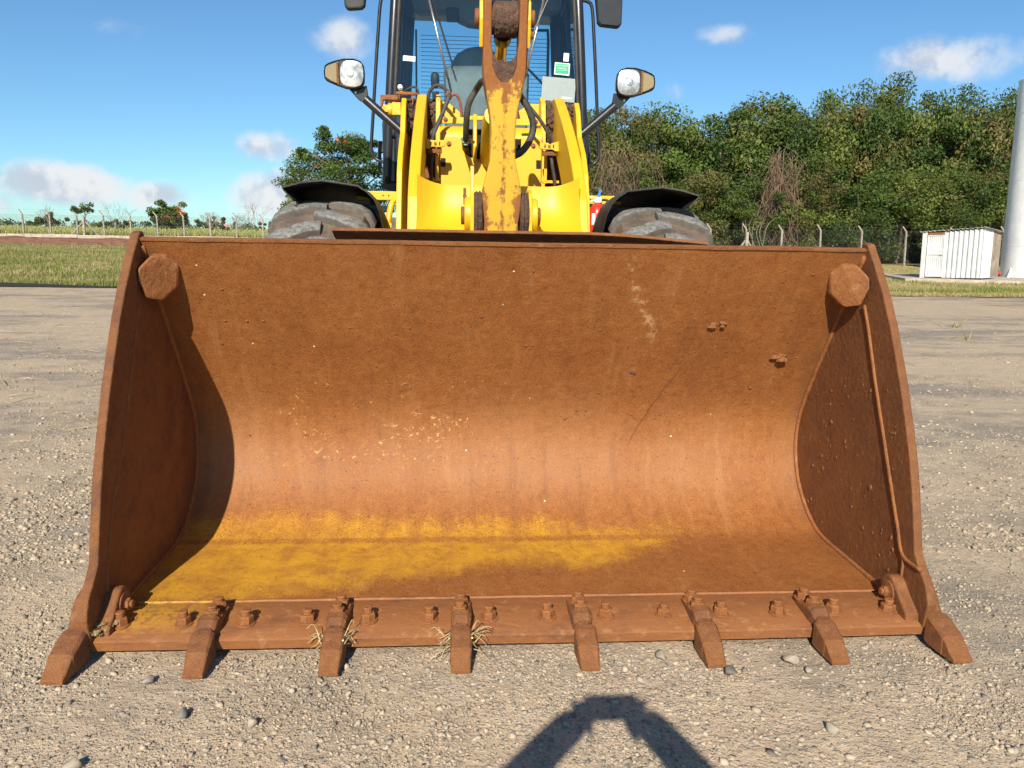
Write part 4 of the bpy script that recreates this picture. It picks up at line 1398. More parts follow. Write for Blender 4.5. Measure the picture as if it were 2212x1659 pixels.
text_on_glass('EQUIPAMENTO', .621, 2.893, .0165, 'sticker_white', -.06)
text_on_glass('LIBERADO', .621, 2.872, .0165, 'sticker_white', -.06)
MB().box((.621, 4.284 + .56 * .0462 - .0085, 2.862), (.09, .001, .0015)).build('lettering_rule', 'sticker_white', WS)
text_on_glass('000031', .665, 2.632, .030, 'sticker_white', -.05)
# mirrors
for s, zb, x0, x1 in ((-1, 3.43, 1.05, 1.235), (1, 3.36, 1.0, 1.225)):
    MR = MB()
    op = [(s * (x0 + .03), zb + .012), (s * (x1 - .03), zb), (s * x1, zb + .03), (s * x1, zb + .36), (s * (x1 - .03), zb + .39), (s * (x0 - .005), zb + .39), (s * (x0 - .035), zb + .36), (s * (x0 + .005), zb + .04)]
    MR.prism(op, 'Y', 4.88, 4.95)
    mr = MR.build('mirror', 'black_plastic', ROOT, bevel=.02, seg=3)
    if s > 0:
        cx = (x0 + x1) / 2
        MB().prism([(s * cx + (x - s * cx) * .92, zb + .2 + (z - zb - .2) * .93) for x, z in op], 'Y', 4.874, 4.879).build('mirror_back', 'black', mr, bevel=.002)
    MB().tube([(s * .78, 4.6, 3.62), (s * 1.0, 4.8, 3.70), (s * 1.12, 4.92, 3.66)], .014, 8).build('mirror_stay', 'black', mr)

# ---- rear part: hood, rear frame (behind the cab)
MB().prism([(5.85, 1.2), (5.85, 2.28), (6.2, 2.34), (8.0, 2.25), (8.25, 2.0), (8.3, 1.2)], 'X', -.72, .72).build('engine_hood', 'yellow', ROOT, bevel=.05, seg=3)
MB().box((0, 6.2, .95), (1.0, 4.2, .5)).build('rear_frame', 'yellow', ROOT, bevel=.03)
for y in (3.12, 6.4):
    MB().cyl((-1.0, y, .85), (1.0, y, .85), .20, None, 20).build('axle', 'yellow_mid', ROOT, smooth='auto')

# ---- wheels
def tyre_mesh():
    m = MB()
    R = .815
    prof_ = [(-.25, .36), (-.285, .42), (-.31, .55), (-.312, .66), (-.300, .745), (-.272, .788), (-.20, .808), (-.1, .814), (0, .815), (.1, .814), (.20, .808), (.272, .788), (.300, .745), (.312, .66), (.31, .55), (.285, .42), (.25, .36)]
    m.lathe(prof_, (0, 0, 0), (1, 0, 0), 72, closed=True)
    return m.mesh('tyre')


def lug_mesh(sg):
    """One tread bar on the crown, at the top of the tyre, running from the middle to the shoulder."""
    m = MB()
    path = [(-.03, -.045), (.05, -.03), (.12, .01), (.18, .055), (.24, .075), (.285, .082), (.312, .085), (.318, .088)]
    rad = [.812, .813, .812, .809, .800, .775, .72, .66]
    hgt = [.044, .048, .048, .047, .046, .044, .034, .010]
    wid = [.043, .050, .052, .052, .054, .056, .058, .058]
    rows_, crown = [], []
    for (x, th), r, h, w in zip(path, rad, hgt, wid):
        row = []
        nx_, nr = 0.0, 1.0
        if x > .26:
            k = min(1, (x - .26) / .05)
            nx_, nr = k * .9, 1 - k * .75
        for (u, e, c) in ((-1.35, -.02, 0), (-1.05, h * .9, .7), (-.8, h, 1), (0, h, 1), (.8, h, 1), (1.05, h * .9, .7), (1.35, -.02, 0)):
            a = th + u * w / max(r, .5) / 1.0
            rr2 = r + e * nr
            row.append((sg * (x + e * nx_), -rr2 * math.sin(a), rr2 * math.cos(a)))
            crown.append(c if x < .29 else c * .4)
        rows_.append(row)
    m.grid(rows_)
    m.f.append(tuple(range(7)))
    m.f.append(tuple((len(rows_) - 1) * 7 + i for i in range(7))[::-1])
    me_ = m.mesh('lug')
    a_ = me_.attributes.new('crown', 'FLOAT', 'POINT')
    a_.data.foreach_set('value', crown)
    return me_


TY, LG = tyre_mesh(), {1: lug_mesh(1), -1: lug_mesh(-1)}
NL = 17
for (wy, full) in ((3.12, True), (6.4, False)):
    for s in (-1, 1):
        t_ = link('tyre', TY, 'tyre', ROOT, (s * 1.13, wy, .855), smooth='auto')
        t_.rotation_euler = (.03 if s > 0 else .13, 0, 0)
        MB().lathe([(-.2, .37), (-.22, .40), (-.19, .36), (-.05, .33), (-.05, .20), (.02, .18), (.02, .02)], (0, 0, 0), (s, 0, 0), 40).build('rim', 'yellow_mid', t_, smooth='auto')
        for k in range(NL):
            for sg in (1, -1):
                a = 2 * math.pi * (k + (.5 if sg < 0 else 0)) / NL
                o = link('lug', LG[sg], 'lug', t_, smooth='auto')
                o.rotation_euler = (a, 0, 0)

# ---- fenders
for s in (-1, 1):
    edge = [(.700, 1.45), (.728, 1.56), (.748, 1.645), (.782, 1.718), (.832, 1.768), (.872, 1.790), (.885, 1.802), (1.0, 1.818), (1.12, 1.832), (1.24, 1.816), (1.362, 1.780), (1.352, 1.762), (1.300, 1.705)]
    rows = []
    for (y, dz, k) in ((2.74, 0, 1.0), (2.80, -.002, 1.0), (3.0, .0, .995), (3.2, -.015, .99), (3.5, -.07, .985), (3.72, -.17, .98), (3.9, -.34, .98)):
        rows.append([(s * (1.03 + (x - 1.03) * k), y + .06 * math.sin((x - .7) * 4.6), z + dz) for x, z in edge])
    MB().sheet(rows, (0, .0, -.010)).build('fender', 'fender', ROOT, smooth='auto')
    MB().prism([(s * .72, 1.47), (s * .83, 1.545), (s * .835, 1.56), (s * .72, 1.50)], 'Y', 3.10, 3.2).build('fender_bracket', 'black_plastic', ROOT, bevel=.003)

# ---- extinguisher cradle, part of the machine
MB().prism([(.70, 1.515), (.835, 1.60), (.845, 1.595), (.845, 1.44), (.70, 1.44)], 'Y', 3.04, 3.06).build('extinguisher_cradle', 'black_plastic', ROOT, bevel=.003)
MB().box((.77, 3.30, 1.455), (.18, .22, .02)).build('extinguisher_shelf', 'black_plastic', ROOT, bevel=.003)

# ------------------------------------------------------------------ fire extinguisher
EX = empty('fire_extinguisher', (.772, 3.27, 1.466), 'red fire extinguisher with white valve and blue tag beside the right wheel', 'fire extinguisher')
MB().lathe([(0, .060), (.006, .066), (.02, .067), (.20, .067), (.235, .058), (.262, .036), (.272, .020), (.28, .020)], (0, 0, 0), (0, 0, 1), 32).build('cylinder', 'red', EX, smooth='auto')
MB().box((0, 0, .296), (.055, .045, .04)).build('valve', 'white', EX, bevel=.006)
MB().box((-.055, 0, .318), (.09, .018, .007), Matrix.Rotation(RAD(12), 3, 'Y')).build('lever', 'white', EX, bevel=.002)
MB().box((-.055, 0, .286), (.09, .018, .007), Matrix.Rotation(RAD(-16), 3, 'Y')).build('handle', 'white', EX, bevel=.002)
MB().tube([(.025, 0, .296), (.06, 0, .298), (.085, .01, .28), (.09, .02, .20)], .009, 8).build('hose', 'hose', EX, smooth=True)
MB().box((.012, -.01, .345), (.020, .012, .055), Matrix.Rotation(RAD(14), 3, 'Y')).build('safety_tag', 'blue', EX, bevel=.003)
rows = [[(.0678 * math.sin(a), -.0678 * math.cos(a), z) for a in np.linspace(-.75, -.35, 5)] for z in (.12, .20)]
MB().grid(rows).build('paper_label', 'white', EX)

# ------------------------------------------------------------------ fences
POST = MB()
POST.add([], [])


def post_mesh(h, bend):
    m = MB()
    w = .055
    rows_ = []
    for (x, z, k) in ((0, 0, 1), (0, h - .35, .92), (bend * .03, h - .33, .92), (bend * .26, h, .75)):
        rows_.append([(x - w * k, -w * k, z), (x + w * k, -w * k, z), (x + w * k, w * k, z), (x - w * k, w * k, z), (x - w * k, -w * k, z)])
    m.grid(rows_)
    m.f.append((0, 1, 2, 3))
    m.f.append((15, 16, 17, 18))
    return m.mesh('post')


def chain_link(x0, x1, z0, z1, pitch, yfn, r):
    m = MB()
    H = z1 - z0
    n = int((x1 - x0 + H) / pitch)
    for k in range(n):
        for sgn in (1, -1):
            a = x0 - H + k * pitch if sgn > 0 else x0 + k * pitch
            pa, pb = (a, z0), (a + sgn * H, z1)
            def clip(p, q):
                t0, t1 = 0., 1.
                dx = q[0] - p[0]
                for lim, side in ((x0, 1), (x1, -1)):
                    f0 = (p[0] - lim) * side
                    f1 = (q[0] - lim) * side
                    if f0 < 0 and f1 < 0:
                        return None
                    if f0 < 0:
                        t0 = max(t0, f0 / (f0 - f1))
                    if f1 < 0:
                        t1 = min(t1, f0 / (f0 - f1))
                if t1 <= t0:
                    return None
                return [(p[0] + dx * t, p[1] + (q[1] - p[1]) * t) for t in (t0, t1)]
            c = clip(pa, pb)
            if not c:
                continue
            m.cyl((c[0][0], yfn(c[0][0]) + .002 * sgn, c[0][1]), (c[1][0], yfn(c[1][0]) + .002 * sgn, c[1][1]), r, None, 3, False)
    return m


def fence(name, label, xs_, yfn, zfn, h, bend, pitch, wr, braces, lean=0):
    f = empty(name, (xs_[0], yfn(xs_[0]), zfn(xs_[0])), label, 'fence')
    ox, oy, oz = f.location
    pm = post_mesh(h, bend)
    for i, x in enumerate(xs_):
        o = link('post', pm, 'post', f, (x - ox, yfn(x) - oy, zfn(x) - oz - .05))
        o.rotation_euler = (random.uniform(-.01, .01), RAD(lean) + random.uniform(-.012, .012), 0)
        k = random.uniform(.97, 1.03)
        o.scale = (1, 1, k)
    m = chain_link(xs_[0], xs_[-1], 0, h - .42, pitch, lambda x: yfn(x) - .06, wr)
    vs = []
    for (x, y, z) in m.v:
        vs.append((x - ox, y - oy, z + zfn(x) - oz))
    m.v = vs
    tag(m.build('wire_mesh', 'wire', f), None, None, None, 'stuff')
    for k, dz in enumerate((.0, .18, .36)):
        b = bend * (.03 + .23 * dz / .36)
        m = MB().tube([(x - ox + b, yfn(x) - oy, zfn(x) - oz + h - .40 + dz) for x in xs_], wr * 1.2, 4, 0)
        m.build('barbed_wire', 'wire', f)
    m = MB().tube([(x - ox, yfn(x) - oy - .06, zfn(x) - oz + (h - .42) * .55) for x in xs_], wr * 1.2, 4, 0)
    m.build('tension_wire', 'wire', f)
    for x in braces:
        for s in (-1, 1):
            a = Vector((x - ox, yfn(x) - oy, zfn(x) - oz + h * .62))
            b = Vector((x - ox + s * 1.15, yfn(x) - oy, zfn(x) - oz))
            bar(a, b, .10, .10, 'brace', 'post', f, 0)
        o = MB().box((0, 0, 0), (.16, .14, h * .8)).build('brace_post', 'post', f, (x - ox, yfn(x) - oy - .1, zfn(x) - oz + h * .39), bevel=.01)
    return f


lx = [-53 + 2.06 * i for i in range(24)]
fence('chain_link_fence', 'chain-link fence with bent-top concrete posts along the field on the left', lx, lambda x: 62, lambda x: 1.385, 2.08, -1, .115, .0040, [-29.8], -1)
rx = [-1, 1.5, 4, 6.4, 8.8, 11.2, 13.6, 16.0, 18.35, 20.7, 23.3, 26.05, 29.0, 32.2, 35.6, 39.2]
ryf = lambda x: 47 - max(0, x - 20) * .02
fence('chain_link_fence', 'chain-link fence with bent-top concrete posts in front of the wood on the right', rx, ryf, lambda x: min(.42, .30 + max(0, x - 18) * .012), 2.58, -1, .115, .0030, [18.35, -1], -1.5)

# ------------------------------------------------------------------ corrugated shed on its slab
SL = MB().box((6.2, 3.9, 0), (12.4, 7.8, .20)).build('concrete_slab', 'concrete', None, (19.7, 30.95, .05), bevel=.015)
SL.rotation_euler = (0, 0, RAD(-19))
tag(SL, 'low concrete slab under the white shed and the round tower', 'slab')
MAT['sheet'] = simple('white_corrugated_sheet', (.60, .61, .60), .5, .1, .10, 2)
MAT['sheet_rusty'] = make_yellow('dummy', 0)
mm, tt_, bb_ = newmat('rust_streaked_white_sheet')
co = obj_co(tt_)
rs = tt_.step(tt_.noise(3.0, 6, .65, tt_.mapping(co, (4, 4, .8))), .58, .72)
tt_.put(bb_.inputs['Base Color'], tt_.mix(rs, (.60, .59, .56), (.30, .17, .09)))
bb_.inputs['Roughness'].default_value = .5
MAT['sheet_rusty'] = mm
MAT['sheet_brown'] = simple('dark_brown_sheet', (.25, .20, .155), .6, .1, .25, 2)  # darker brown sheet for the rear half of the side wall
SHED = empty('tool_shed', (21.15, 32.2, .15), 'small white corrugated metal shed with a rust-edged door beside the round tower', 'shed')
SHED.rotation_euler = (0, RAD(-1.6), RAD(-50))


def corr(p0, p1, z0, zt0, zt1, pitch=.20, amp=.042, flat=False):
    p0, p1 = Vector((*p0, 0)), Vector((*p1, 0))
    L = (p1 - p0).length
    d = (p1 - p0).normalized()
    nn = Vector((d.y, -d.x, 0))
    r0, r1 = [], []
    n = max(2, int(L / pitch * 8))
    for i in range(n + 1):
        t = L * i / n
        ph = (t / pitch) % 1
        e = amp * (1 if .1 < ph < .42 else (-1 if .55 < ph < .92 else 0)) if not flat else 0
        q = p0 + d * t + nn * e
        r0.append((q.x, q.y, z0))
        r1.append((q.x, q.y, zt0 + (zt1 - zt0) * t / L))
    return MB().sheet([r0, r1], tuple(nn * -.004))


A_, B_, C_, D_, E_ = (0, 0), (2.48, 0), (2.48, 1.25), (2.48, 2.54), (0, 2.54)
corr((.90, 0), B_, 0, 2.05, 2.16).build('front_sheet', 'sheet', SHED)
corr(B_, C_, 0, 2.16, 2.10).build('side_sheet', 'sheet', SHED)
corr(C_, D_, 0, 2.10, 1.95).build('side_sheet', 'sheet_brown', SHED)
corr(E_, A_, 0, 1.9, 2.02).build('side_sheet', 'sheet', SHED)
corr(D_, E_, 0, 1.95, 1.9).build('back_sheet', 'sheet', SHED)
MB().box((.09, -.03, 1.02), (.2, .03, 2.06)).build('corner_post', 'sheet', SHED, bevel=.01)
DR = MB()
dp = corr((.24, -.035), (.92, -.035), .06, 1.90, 1.90, .085, .010)
DR = dp.build('door', 'sheet', SHED)
for (c, s_) in (((.24, -.05, .98), (.035, .03, 1.88)), ((.92, -.05, .98), (.035, .03, 1.88)), ((.58, -.05, .06), (.70, .03, .04)), ((.58, -.05, 1.90), (.70, .03, .04)), ((.58, -.052, 1.05), (.70, .03, .035))):
    MB().box(c, s_).build('door_rail', 'sheet_rusty', DR, bevel=.004)
MB().box((.82, -.08, 1.02), (.12, .02, .02)).build('door_bolt', 'rust', DR)
MB().box((.60, -.02, 1.985), (.78, .03, .10)).build('door_lintel', 'rust', SHED)
rows = []
for i in range(0, 141):
    x = -.12 + 2.76 * i / 140
    ph = (x / .19) % 1
    e = .022 * math.sin(ph * 2 * math.pi)
    zz = 2.08 + .13 * min(1, max(0, x / 2.5))
    rows.append([(x, -.12, zz + e), (x, 1.2, zz - .06 + e), (x, 2.68, zz - .16 + e)])
MB().sheet(rows, (0, 0, -.006)).build('roof_sheet', 'sheet_rusty', SHED)
MB().box((.72, .02, -.06), (1.0, .2, .13)).build('door_step', 'rust_dark', SHED)

# ------------------------------------------------------------------ white round tower with ladder and floodlight
TW = empty('water_tower', (28.38, 34.1, .15), 'tall white cylindrical steel tower at the right edge beside the corrugated shed', 'tower')
TW.rotation_euler = (0, RAD(-1.7), 0)
zs = [0]
while zs[-1] < 9.3:
    zs.append(zs[-1] + 1.56)
for i in range(len(zs) - 1):
    z0, z1 = zs[i], zs[i + 1]
    e = .006 if i % 2 else 0
    MB().lathe([(z0 + .004, 1.60 + e), (z1 - .004, 1.60 + e)], (0, 0, 0), (0, 0, 1), 56).build('shell_ring', 'white', TW, smooth='auto')
    MB().lathe([(z1 - .012, 1.607), (z1 + .004, 1.612), (z1 + .012, 1.607)], (0, 0, 0), (0, 0, 1), 56).build('ring_seam', 'white', TW, smooth='auto')
MB().lathe([(9.36, 1.61), (9.55, 1.40), (9.62, .5), (9.63, .02)], (0, 0, 0), (0, 0, 1), 56).build('top_cap', 'white', TW, smooth='auto')
LD = MB()
for x in (-1.50, -1.12):
    LD.tube([(x, -.3, 9.2), (x, -.3, 10.6)], .035, 8, 0)
LD = LD.build('ladder_rail', 'white', TW)
for k in range(3):
    zc = 9.75 + .42 * k
    MB().tube([(-1.30 + .40 * math.cos(a), -.3 - .36 + .42 * math.sin(a), zc) for a in np.linspace(0, 2 * math.pi, 17)], .02, 6, 0).build('safety_hoop', 'white', TW)
FLD = MB().box((-1.62, -.7, 10.72), (.62, .08, .42), Matrix.Rotation(RAD(-24), 3, 'Y') @ Matrix.Rotation(RAD(-25), 3, 'X'))
FLD.build('floodlight', 'panel', TW, bevel=.02)
MB().box((-1.15, -.5, 10.74), (.08, .3, .08)).build('floodlight_arm', 'black', TW)
for i, (x, y) in enumerate(((-1.66, -.25), (-1.06, -1.30), (-.80, -1.46))):
    MB().prism([(-.10, 0), (.10, 0), (.03, .48), (-.02, .48)] if i else [(-.12, 0), (.06, 0), (.06, .5), (.03, .5)], 'Y', -.015, .015).build('foot_gusset', 'white', TW, (x, y, 0), bevel=.003)
PP_ = empty('red_pipe', (25.35, 33.4, .15), 'red pipe with a yellow valve lying between the shed and the tower', 'pipe')
MB().cyl((-.35, .3, .20), (.75, .3, .20), .065, None, 16).lathe([(0, .095), (.05, .095)], (.25, .3, .2), (1, 0, 0), 16).build('pipe_run', 'red', PP_, smooth='auto')
MB().lathe([(0, .02), (.02, .10), (.06, .11), (.10, .06)], (.08, .06, .08), (.3, -.9, .1), 16).build('valve', 'yellow', PP_, smooth='auto')
MB().cyl((-.2, .3, 0), (-.2, .3, .2), .04, None, 12).cyl((.6, .3, 0), (.6, .3, .2), .04, None, 12).build('pipe_leg', 'rust_dark', PP_)

# ------------------------------------------------------------------ vegetation
def leaf_cloud(name, centers, radii, per, leaf, pal, seed, flat=.75, jitter=.35, up=.25):
    """Leaf-sized rhombs around many clump centres; every leaf has its own colour."""
    rg = np.random.default_rng(seed)
    centers = np.asarray(centers)
    n = len(centers) * per
    ci = np.repeat(np.arange(len(centers)), per)
    d = rg.normal(size=(n, 3))
    d /= np.linalg.norm(d, axis=1, keepdims=True)
    r = rg.random(n) ** .45
    P = centers[ci] + d * (r * np.asarray(radii)[ci])[:, None] * np.array([1, 1, flat])
    nn = rg.normal(size=(n, 3)) + np.array([0, 0, up * 2]) + d * .8
    nn /= np.linalg.norm(nn, axis=1, keepdims=True)
    t = np.cross(nn, rg.normal(size=(n, 3)))
    t /= np.linalg.norm(t, axis=1, keepdims=True)
    b = np.cross(nn, t)
    L = leaf * rg.uniform(.6, 1.3, n)[:, None]
    w = L * rg.uniform(.35, .55, n)[:, None]
    bend = nn * L * .25
    V = np.stack([P - t * L - bend * .3, P - b * w, P + t * L - bend, P + b * w], 1).reshape(-1, 3)
    F = np.arange(n * 4).reshape(-1, 4)
    pal = np.asarray(pal)
    cc = pal[rg.integers(0, len(pal), len(centers))]
    col = cc[ci] * (1 - jitter) + pal[rg.integers(0, len(pal), n)] * jitter
    col = col * rg.uniform(.8, 1.2, n)[:, None] * rg.uniform(.72, 1.25, len(centers))[ci][:, None]
    return fast_mesh(name, V, F, np.repeat(np.clip(col, 0, 1), 4, 0))


G_DARK = [(.045, .085, .018), (.06, .105, .022), (.08, .115, .026), (.055, .09, .026)]
G_OLIVE = [(.095, .13, .027), (.125, .145, .032), (.08, .115, .025), (.15, .15, .038)]
G_LIGHT = [(.12, .18, .036), (.105, .155, .03), (.15, .19, .044)]
G_BROWN = [(.145, .125, .045), (.17, .135, .05), (.12, .105, .04)]
FLOWER = [(.62, .13, .02), (.70, .20, .03), (.50, .10, .03)]


def crown_points(rg, n, rx_, ry_, z0, z1, shell=.5, hang=0.0):
    pts = []
    while len(pts) < n:
        v = rg.normal(size=3)
        v /= np.linalg.norm(v)
        r = rg.random() ** shell
        x, y, z = v * r
        zc = (z0 + z1) / 2
        p = np.array([x * rx_, y * ry_, zc + z * (z1 - z0) / 2])
        pts.append(p)
    return np.array(pts)


def trunk_mb(rg, H, r0, lean, nlimb, cr):
    m = MB()
    top = Vector((lean[0], lean[1], H * .8))
    path = [Vector((0, 0, -.2)), Vector((lean[0] * .2 + rg.uniform(-.2, .2), lean[1] * .2, H * .28)), Vector((lean[0] * .6 + rg.uniform(-.3, .3), lean[1] * .6, H * .55)), top]
    m.tube(path, (r0, r0 * .3), 8, 4)
    for k in range(nlimb):
        t = rg.uniform(.25, .75)
        p = path[1].lerp(path[3], t)
        a = rg.uniform(0, 6.28)
        L = cr * rg.uniform(.5, .95)
        e = p + Vector((math.cos(a) * L, math.sin(a) * L, L * rg.uniform(.35, .9)))
        mid = p.lerp(e, .5) + Vector((rg.uniform(-.3, .3), rg.uniform(-.3, .3), rg.uniform(-.1, .4)))
        m.tube([p, mid, e], (r0 * .45, r0 * .10), 6, 4)
    return m


FOREST = []
for i in range(9):
    rg = np.random.default_rng(100 + i)
    pal = [G_OLIVE + G_DARK, G_OLIVE + G_LIGHT, G_DARK + G_LIGHT, G_OLIVE + G_OLIVE + G_BROWN, G_DARK + G_OLIVE + G_LIGHT, G_LIGHT + G_OLIVE, G_DARK + G_BROWN + G_OLIVE, G_OLIVE + G_LIGHT + G_BROWN, G_DARK + G_OLIVE][i]
    c = crown_points(rg, 84, .45, .43, .08, .96, .42)
    c[:, 0] *= 1 + .15 * np.sin(c[:, 2] * 9 + i)
    # unit tree: height 1, crown half width .42; scaled per tree
    c *= 10
    rad_ = rg.uniform(.7, 1.5, len(c))
    cm = leaf_cloud('crown', c, rad_, 270, .125, pal, 200 + i, .8, .18)
    tm = trunk_mb(random.Random(300 + i), 9, .17, (rg.uniform(-.8, .8), rg.uniform(-.5, .5)), 7, 3.6).mesh('trunk')
    FOREST.append((cm, tm))


def ordinal(i):
    return ['first', 'second', 'third', 'fourth', 'fifth', 'sixth', 'seventh', 'eighth', 'ninth', 'tenth', 'eleventh', 'twelfth'][i]


def put_tree(name, loc, sxy, sz, rz, kind, label, cat='tree', group=None):
    e = empty(name, loc, label, cat, group, rz)
    cm, tm = FOREST[kind]
    c_ = link('crown', cm, 'leaf', e)
    t_ = link('trunk', tm, 'bark', e, smooth=True)
    c_.scale = t_.scale = (sxy, sxy, sz)
    return e


rf = random.Random(77)
# front row (low, bushy), middle row (tall), back row
front_row = [(8.2, 50.5, 6.5), (12.3, 51, 7.2), (16.0, 50.6, 6.4), (19.6, 50.4, 6.0), (23.5, 50.7, 7.6), (27.2, 50.3, 6.8), (30.6, 50.6, 7.4), (35.4, 51.2, 7.0), (39.6, 50.8, 7.4), (43.6, 51.5, 7.8)]
mid_row = [(7.2, 55.5, 10.6), (11.2, 55, 11.6), (15.0, 55.8, 11.9), (19.0, 55.2, 11.2), (22.8, 55.4, 12.6), (26.6, 55.6, 13.0), (30.4, 55.2, 13.6), (34.6, 55.8, 13.3), (38.4, 55.2, 13.6), (42.6, 55.6, 13.2)]
back_row = [(9.5, 61, 11.8), (15.5, 61.5, 12.8), (21.5, 61, 12.2), (26.5, 61.5, 14.0), (31.5, 61.2, 15.0), (36.5, 61.4, 15.2), (41.5, 61, 14.6), (46.5, 60.5, 14.6)]
for rowname, row, w in (('front', front_row, .74), ('middle', mid_row, 1.0), ('back', back_row, 1.12)):
    for i, (x, y, h) in enumerate(row):
        put_tree('forest_tree', (x, y, verge_z(x, y) - .1), w * rf.uniform(.9, 1.12), h / 10.2, rf.uniform(0, 6.28), rf.randrange(9),
                 '%s tree from the left in the %s row of the wood behind the right fence' % (ordinal(i), rowname), 'tree', 'trees of the wood on the right')

rg = np.random.default_rng(91)
c = []
for k in range(260):
    x_ = rg.uniform(1, 47)
    c.append((x_, rg.uniform(51.5, 56), .2 + rg.random() ** 1.2 * 3.0))
    c.append((x_, rg.uniform(57, 63), .3 + rg.random() * 4.5))
o = link('undergrowth', leaf_cloud('undergrowth', c, rg.uniform(.6, 1.3, len(c)), 110, .16, [(.035, .05, .014), (.05, .065, .018), (.06, .05, .025), (.04, .045, .018)], 92, .8), 'leaf')  # leaf colours darkened to carry the shade beneath the crowns
tag(o, 'dense undergrowth filling the foot of the wood', 'undergrowth', None, 'stuff')

# dry vines hanging in the wood
def vine_curtain(name, x, y, z0, z1, w, n, label):
    m = MB()
    rg = random.Random(hash(name + str(x)) & 255 if False else int(x * 10))
    for k in range(n):
        xx = rg.gauss(0, w * .5)
        top = rg.uniform(z0 + (z1 - z0) * .45, z1)
        bot = rg.uniform(z0, top - .6)
        p = Vector((xx, rg.uniform(-.6, .2), top))
        pts = [p]
        for j in range(4):
            p = p + Vector((rg.uniform(-.7, .7), rg.uniform(-.35, .3), -(top - bot) / 4 + rg.uniform(-.5, .5)))
            pts.append(p)
        m.tube(pts, rg.choice([.006, .009, .012, .02]), 4, 3, False)
    o = m.build(name, 'twig', None, (x, y, 0), smooth=True)
    tag(o, label, 'vines')
    return o


vine_curtain('dry_vine_tangle', 21.3, 49.6, .6, 8.0, 1.5, 210, 'big brown tangle of dry vines hanging left of centre in the wood')
vine_curtain('dry_vine_tangle', 10.2, 49.4, .5, 8.0, 2.4, 210, 'brown tangle of dry vines in the wood next to the loader cab')
vine_curtain('dry_vine_tangle', 40.2, 48.8, .8, 8.0, 1.6, 220, 'brown tangle of dry vines in the wood beside the white tower')
# bare branches sticking out above the fence
m = MB()
rg = random.Random(8)
for k in range(7):
    a = rg.uniform(-.9, .9)
    p0 = Vector((rg.uniform(-.5, .5), 0, 0))
    m.tube([p0, p0 + Vector((a * .6, -.2, 1.0)), p0 + Vector((a * 1.3, -.3, 1.9 + rg.random())), p0 + Vector((a * 1.5 + .4, -.3, 2.4 + rg.random()))], (.045, .012), 5, 4, False)
o = m.build('bare_sapling', 'bare', None, (19.6, 47.9, .35), smooth=True)
tag(o, 'pale bare sapling with crooked stems just behind the braced fence post', 'sapling')

# broad tree behind the left fender
rg = np.random.default_rng(5)
FT = empty('flame_tree', (-9.3, 63.5, 1.35), 'broad layered green tree with a few orange blooms behind the left fender', 'tree')
cl, rd = [], []
for k in range(120):
    lay = rg.integers(0, 6)
    z = 2.6 + lay * 1.05 + rg.normal() * .2
    R = [5.4, 5.5, 5.1, 4.3, 3.2, 1.7][lay] * (.35 + .65 * rg.random() ** .5)
    a = rg.random() * 6.283
    cl.append((R * math.cos(a) - (.3 if lay < 3 else .6), R * math.sin(a) * .8, z + .25 * math.sin(a * 2)))
    rd.append(rg.uniform(.8, 1.5))
link('crown', leaf_cloud('crown', cl, rd, 300, .11, G_DARK + G_LIGHT + [(.09, .13, .045)], 9, .42, .4, .7), 'leaf', FT)
sprig = [(-1.6, -.3, 8.5), (-1.9, 0, 8.9), (1.5, 0, 7.7), (2.2, .3, 7.9), (-3.6, -.4, 7.1), (3.6, 0, 7.0)]
for q_ in range(6):
    link('crown_sprig', leaf_cloud('crown_sprig', [sprig[q_]], [.5], 260, .12, G_DARK, 19 + q_, .6), 'leaf', FT)
for q_, (pt_, rd_) in enumerate((((-.4, -2.2, 7.9), .28), ((.1, -2.0, 7.7), .2), ((-2.0, -3.4, 5.6), .12), ((.8, -3.5, 4.0), .12))):
    link('bloom', leaf_cloud('bloom', [pt_], [rd_], 60, .07, FLOWER, 29 + q_), 'leaf', FT)
trunk_mb(random.Random(2), 8, .22, (.2, 0), 12, 4.5).build('trunk', 'bark', FT, smooth=True)

# small trees and bushes in the field
def bush(name, loc, rx_, rz_, n, per, leaf, pal, seed, label, cat='bush', flowers=None, stem=True, z0=.1):
    e = empty(name, loc, label, cat)
    r = np.random.default_rng(seed)
    pts = crown_points(r, n, rx_, rx_ * .8, z0, rz_, .5)
    link('crown', leaf_cloud('crown', pts, r.uniform(.35, .7, n) * max(.5, rz_ / 4), per, leaf, pal, seed + 1, .8), 'leaf', e)
    if flowers:
        for q_, fl_ in enumerate(flowers):
            tag(link('bloom', leaf_cloud('bloom', [fl_], [.75], 60, .12, FLOWER, seed + 2 + q_, .9), 'leaf', e), None, None, None, 'stuff')
    if stem:
        trunk_mb(random.Random(seed), rz_, .08, (0, 0), 6, rx_ * .8).build('trunk', 'bark', e, smooth=True)
    return e


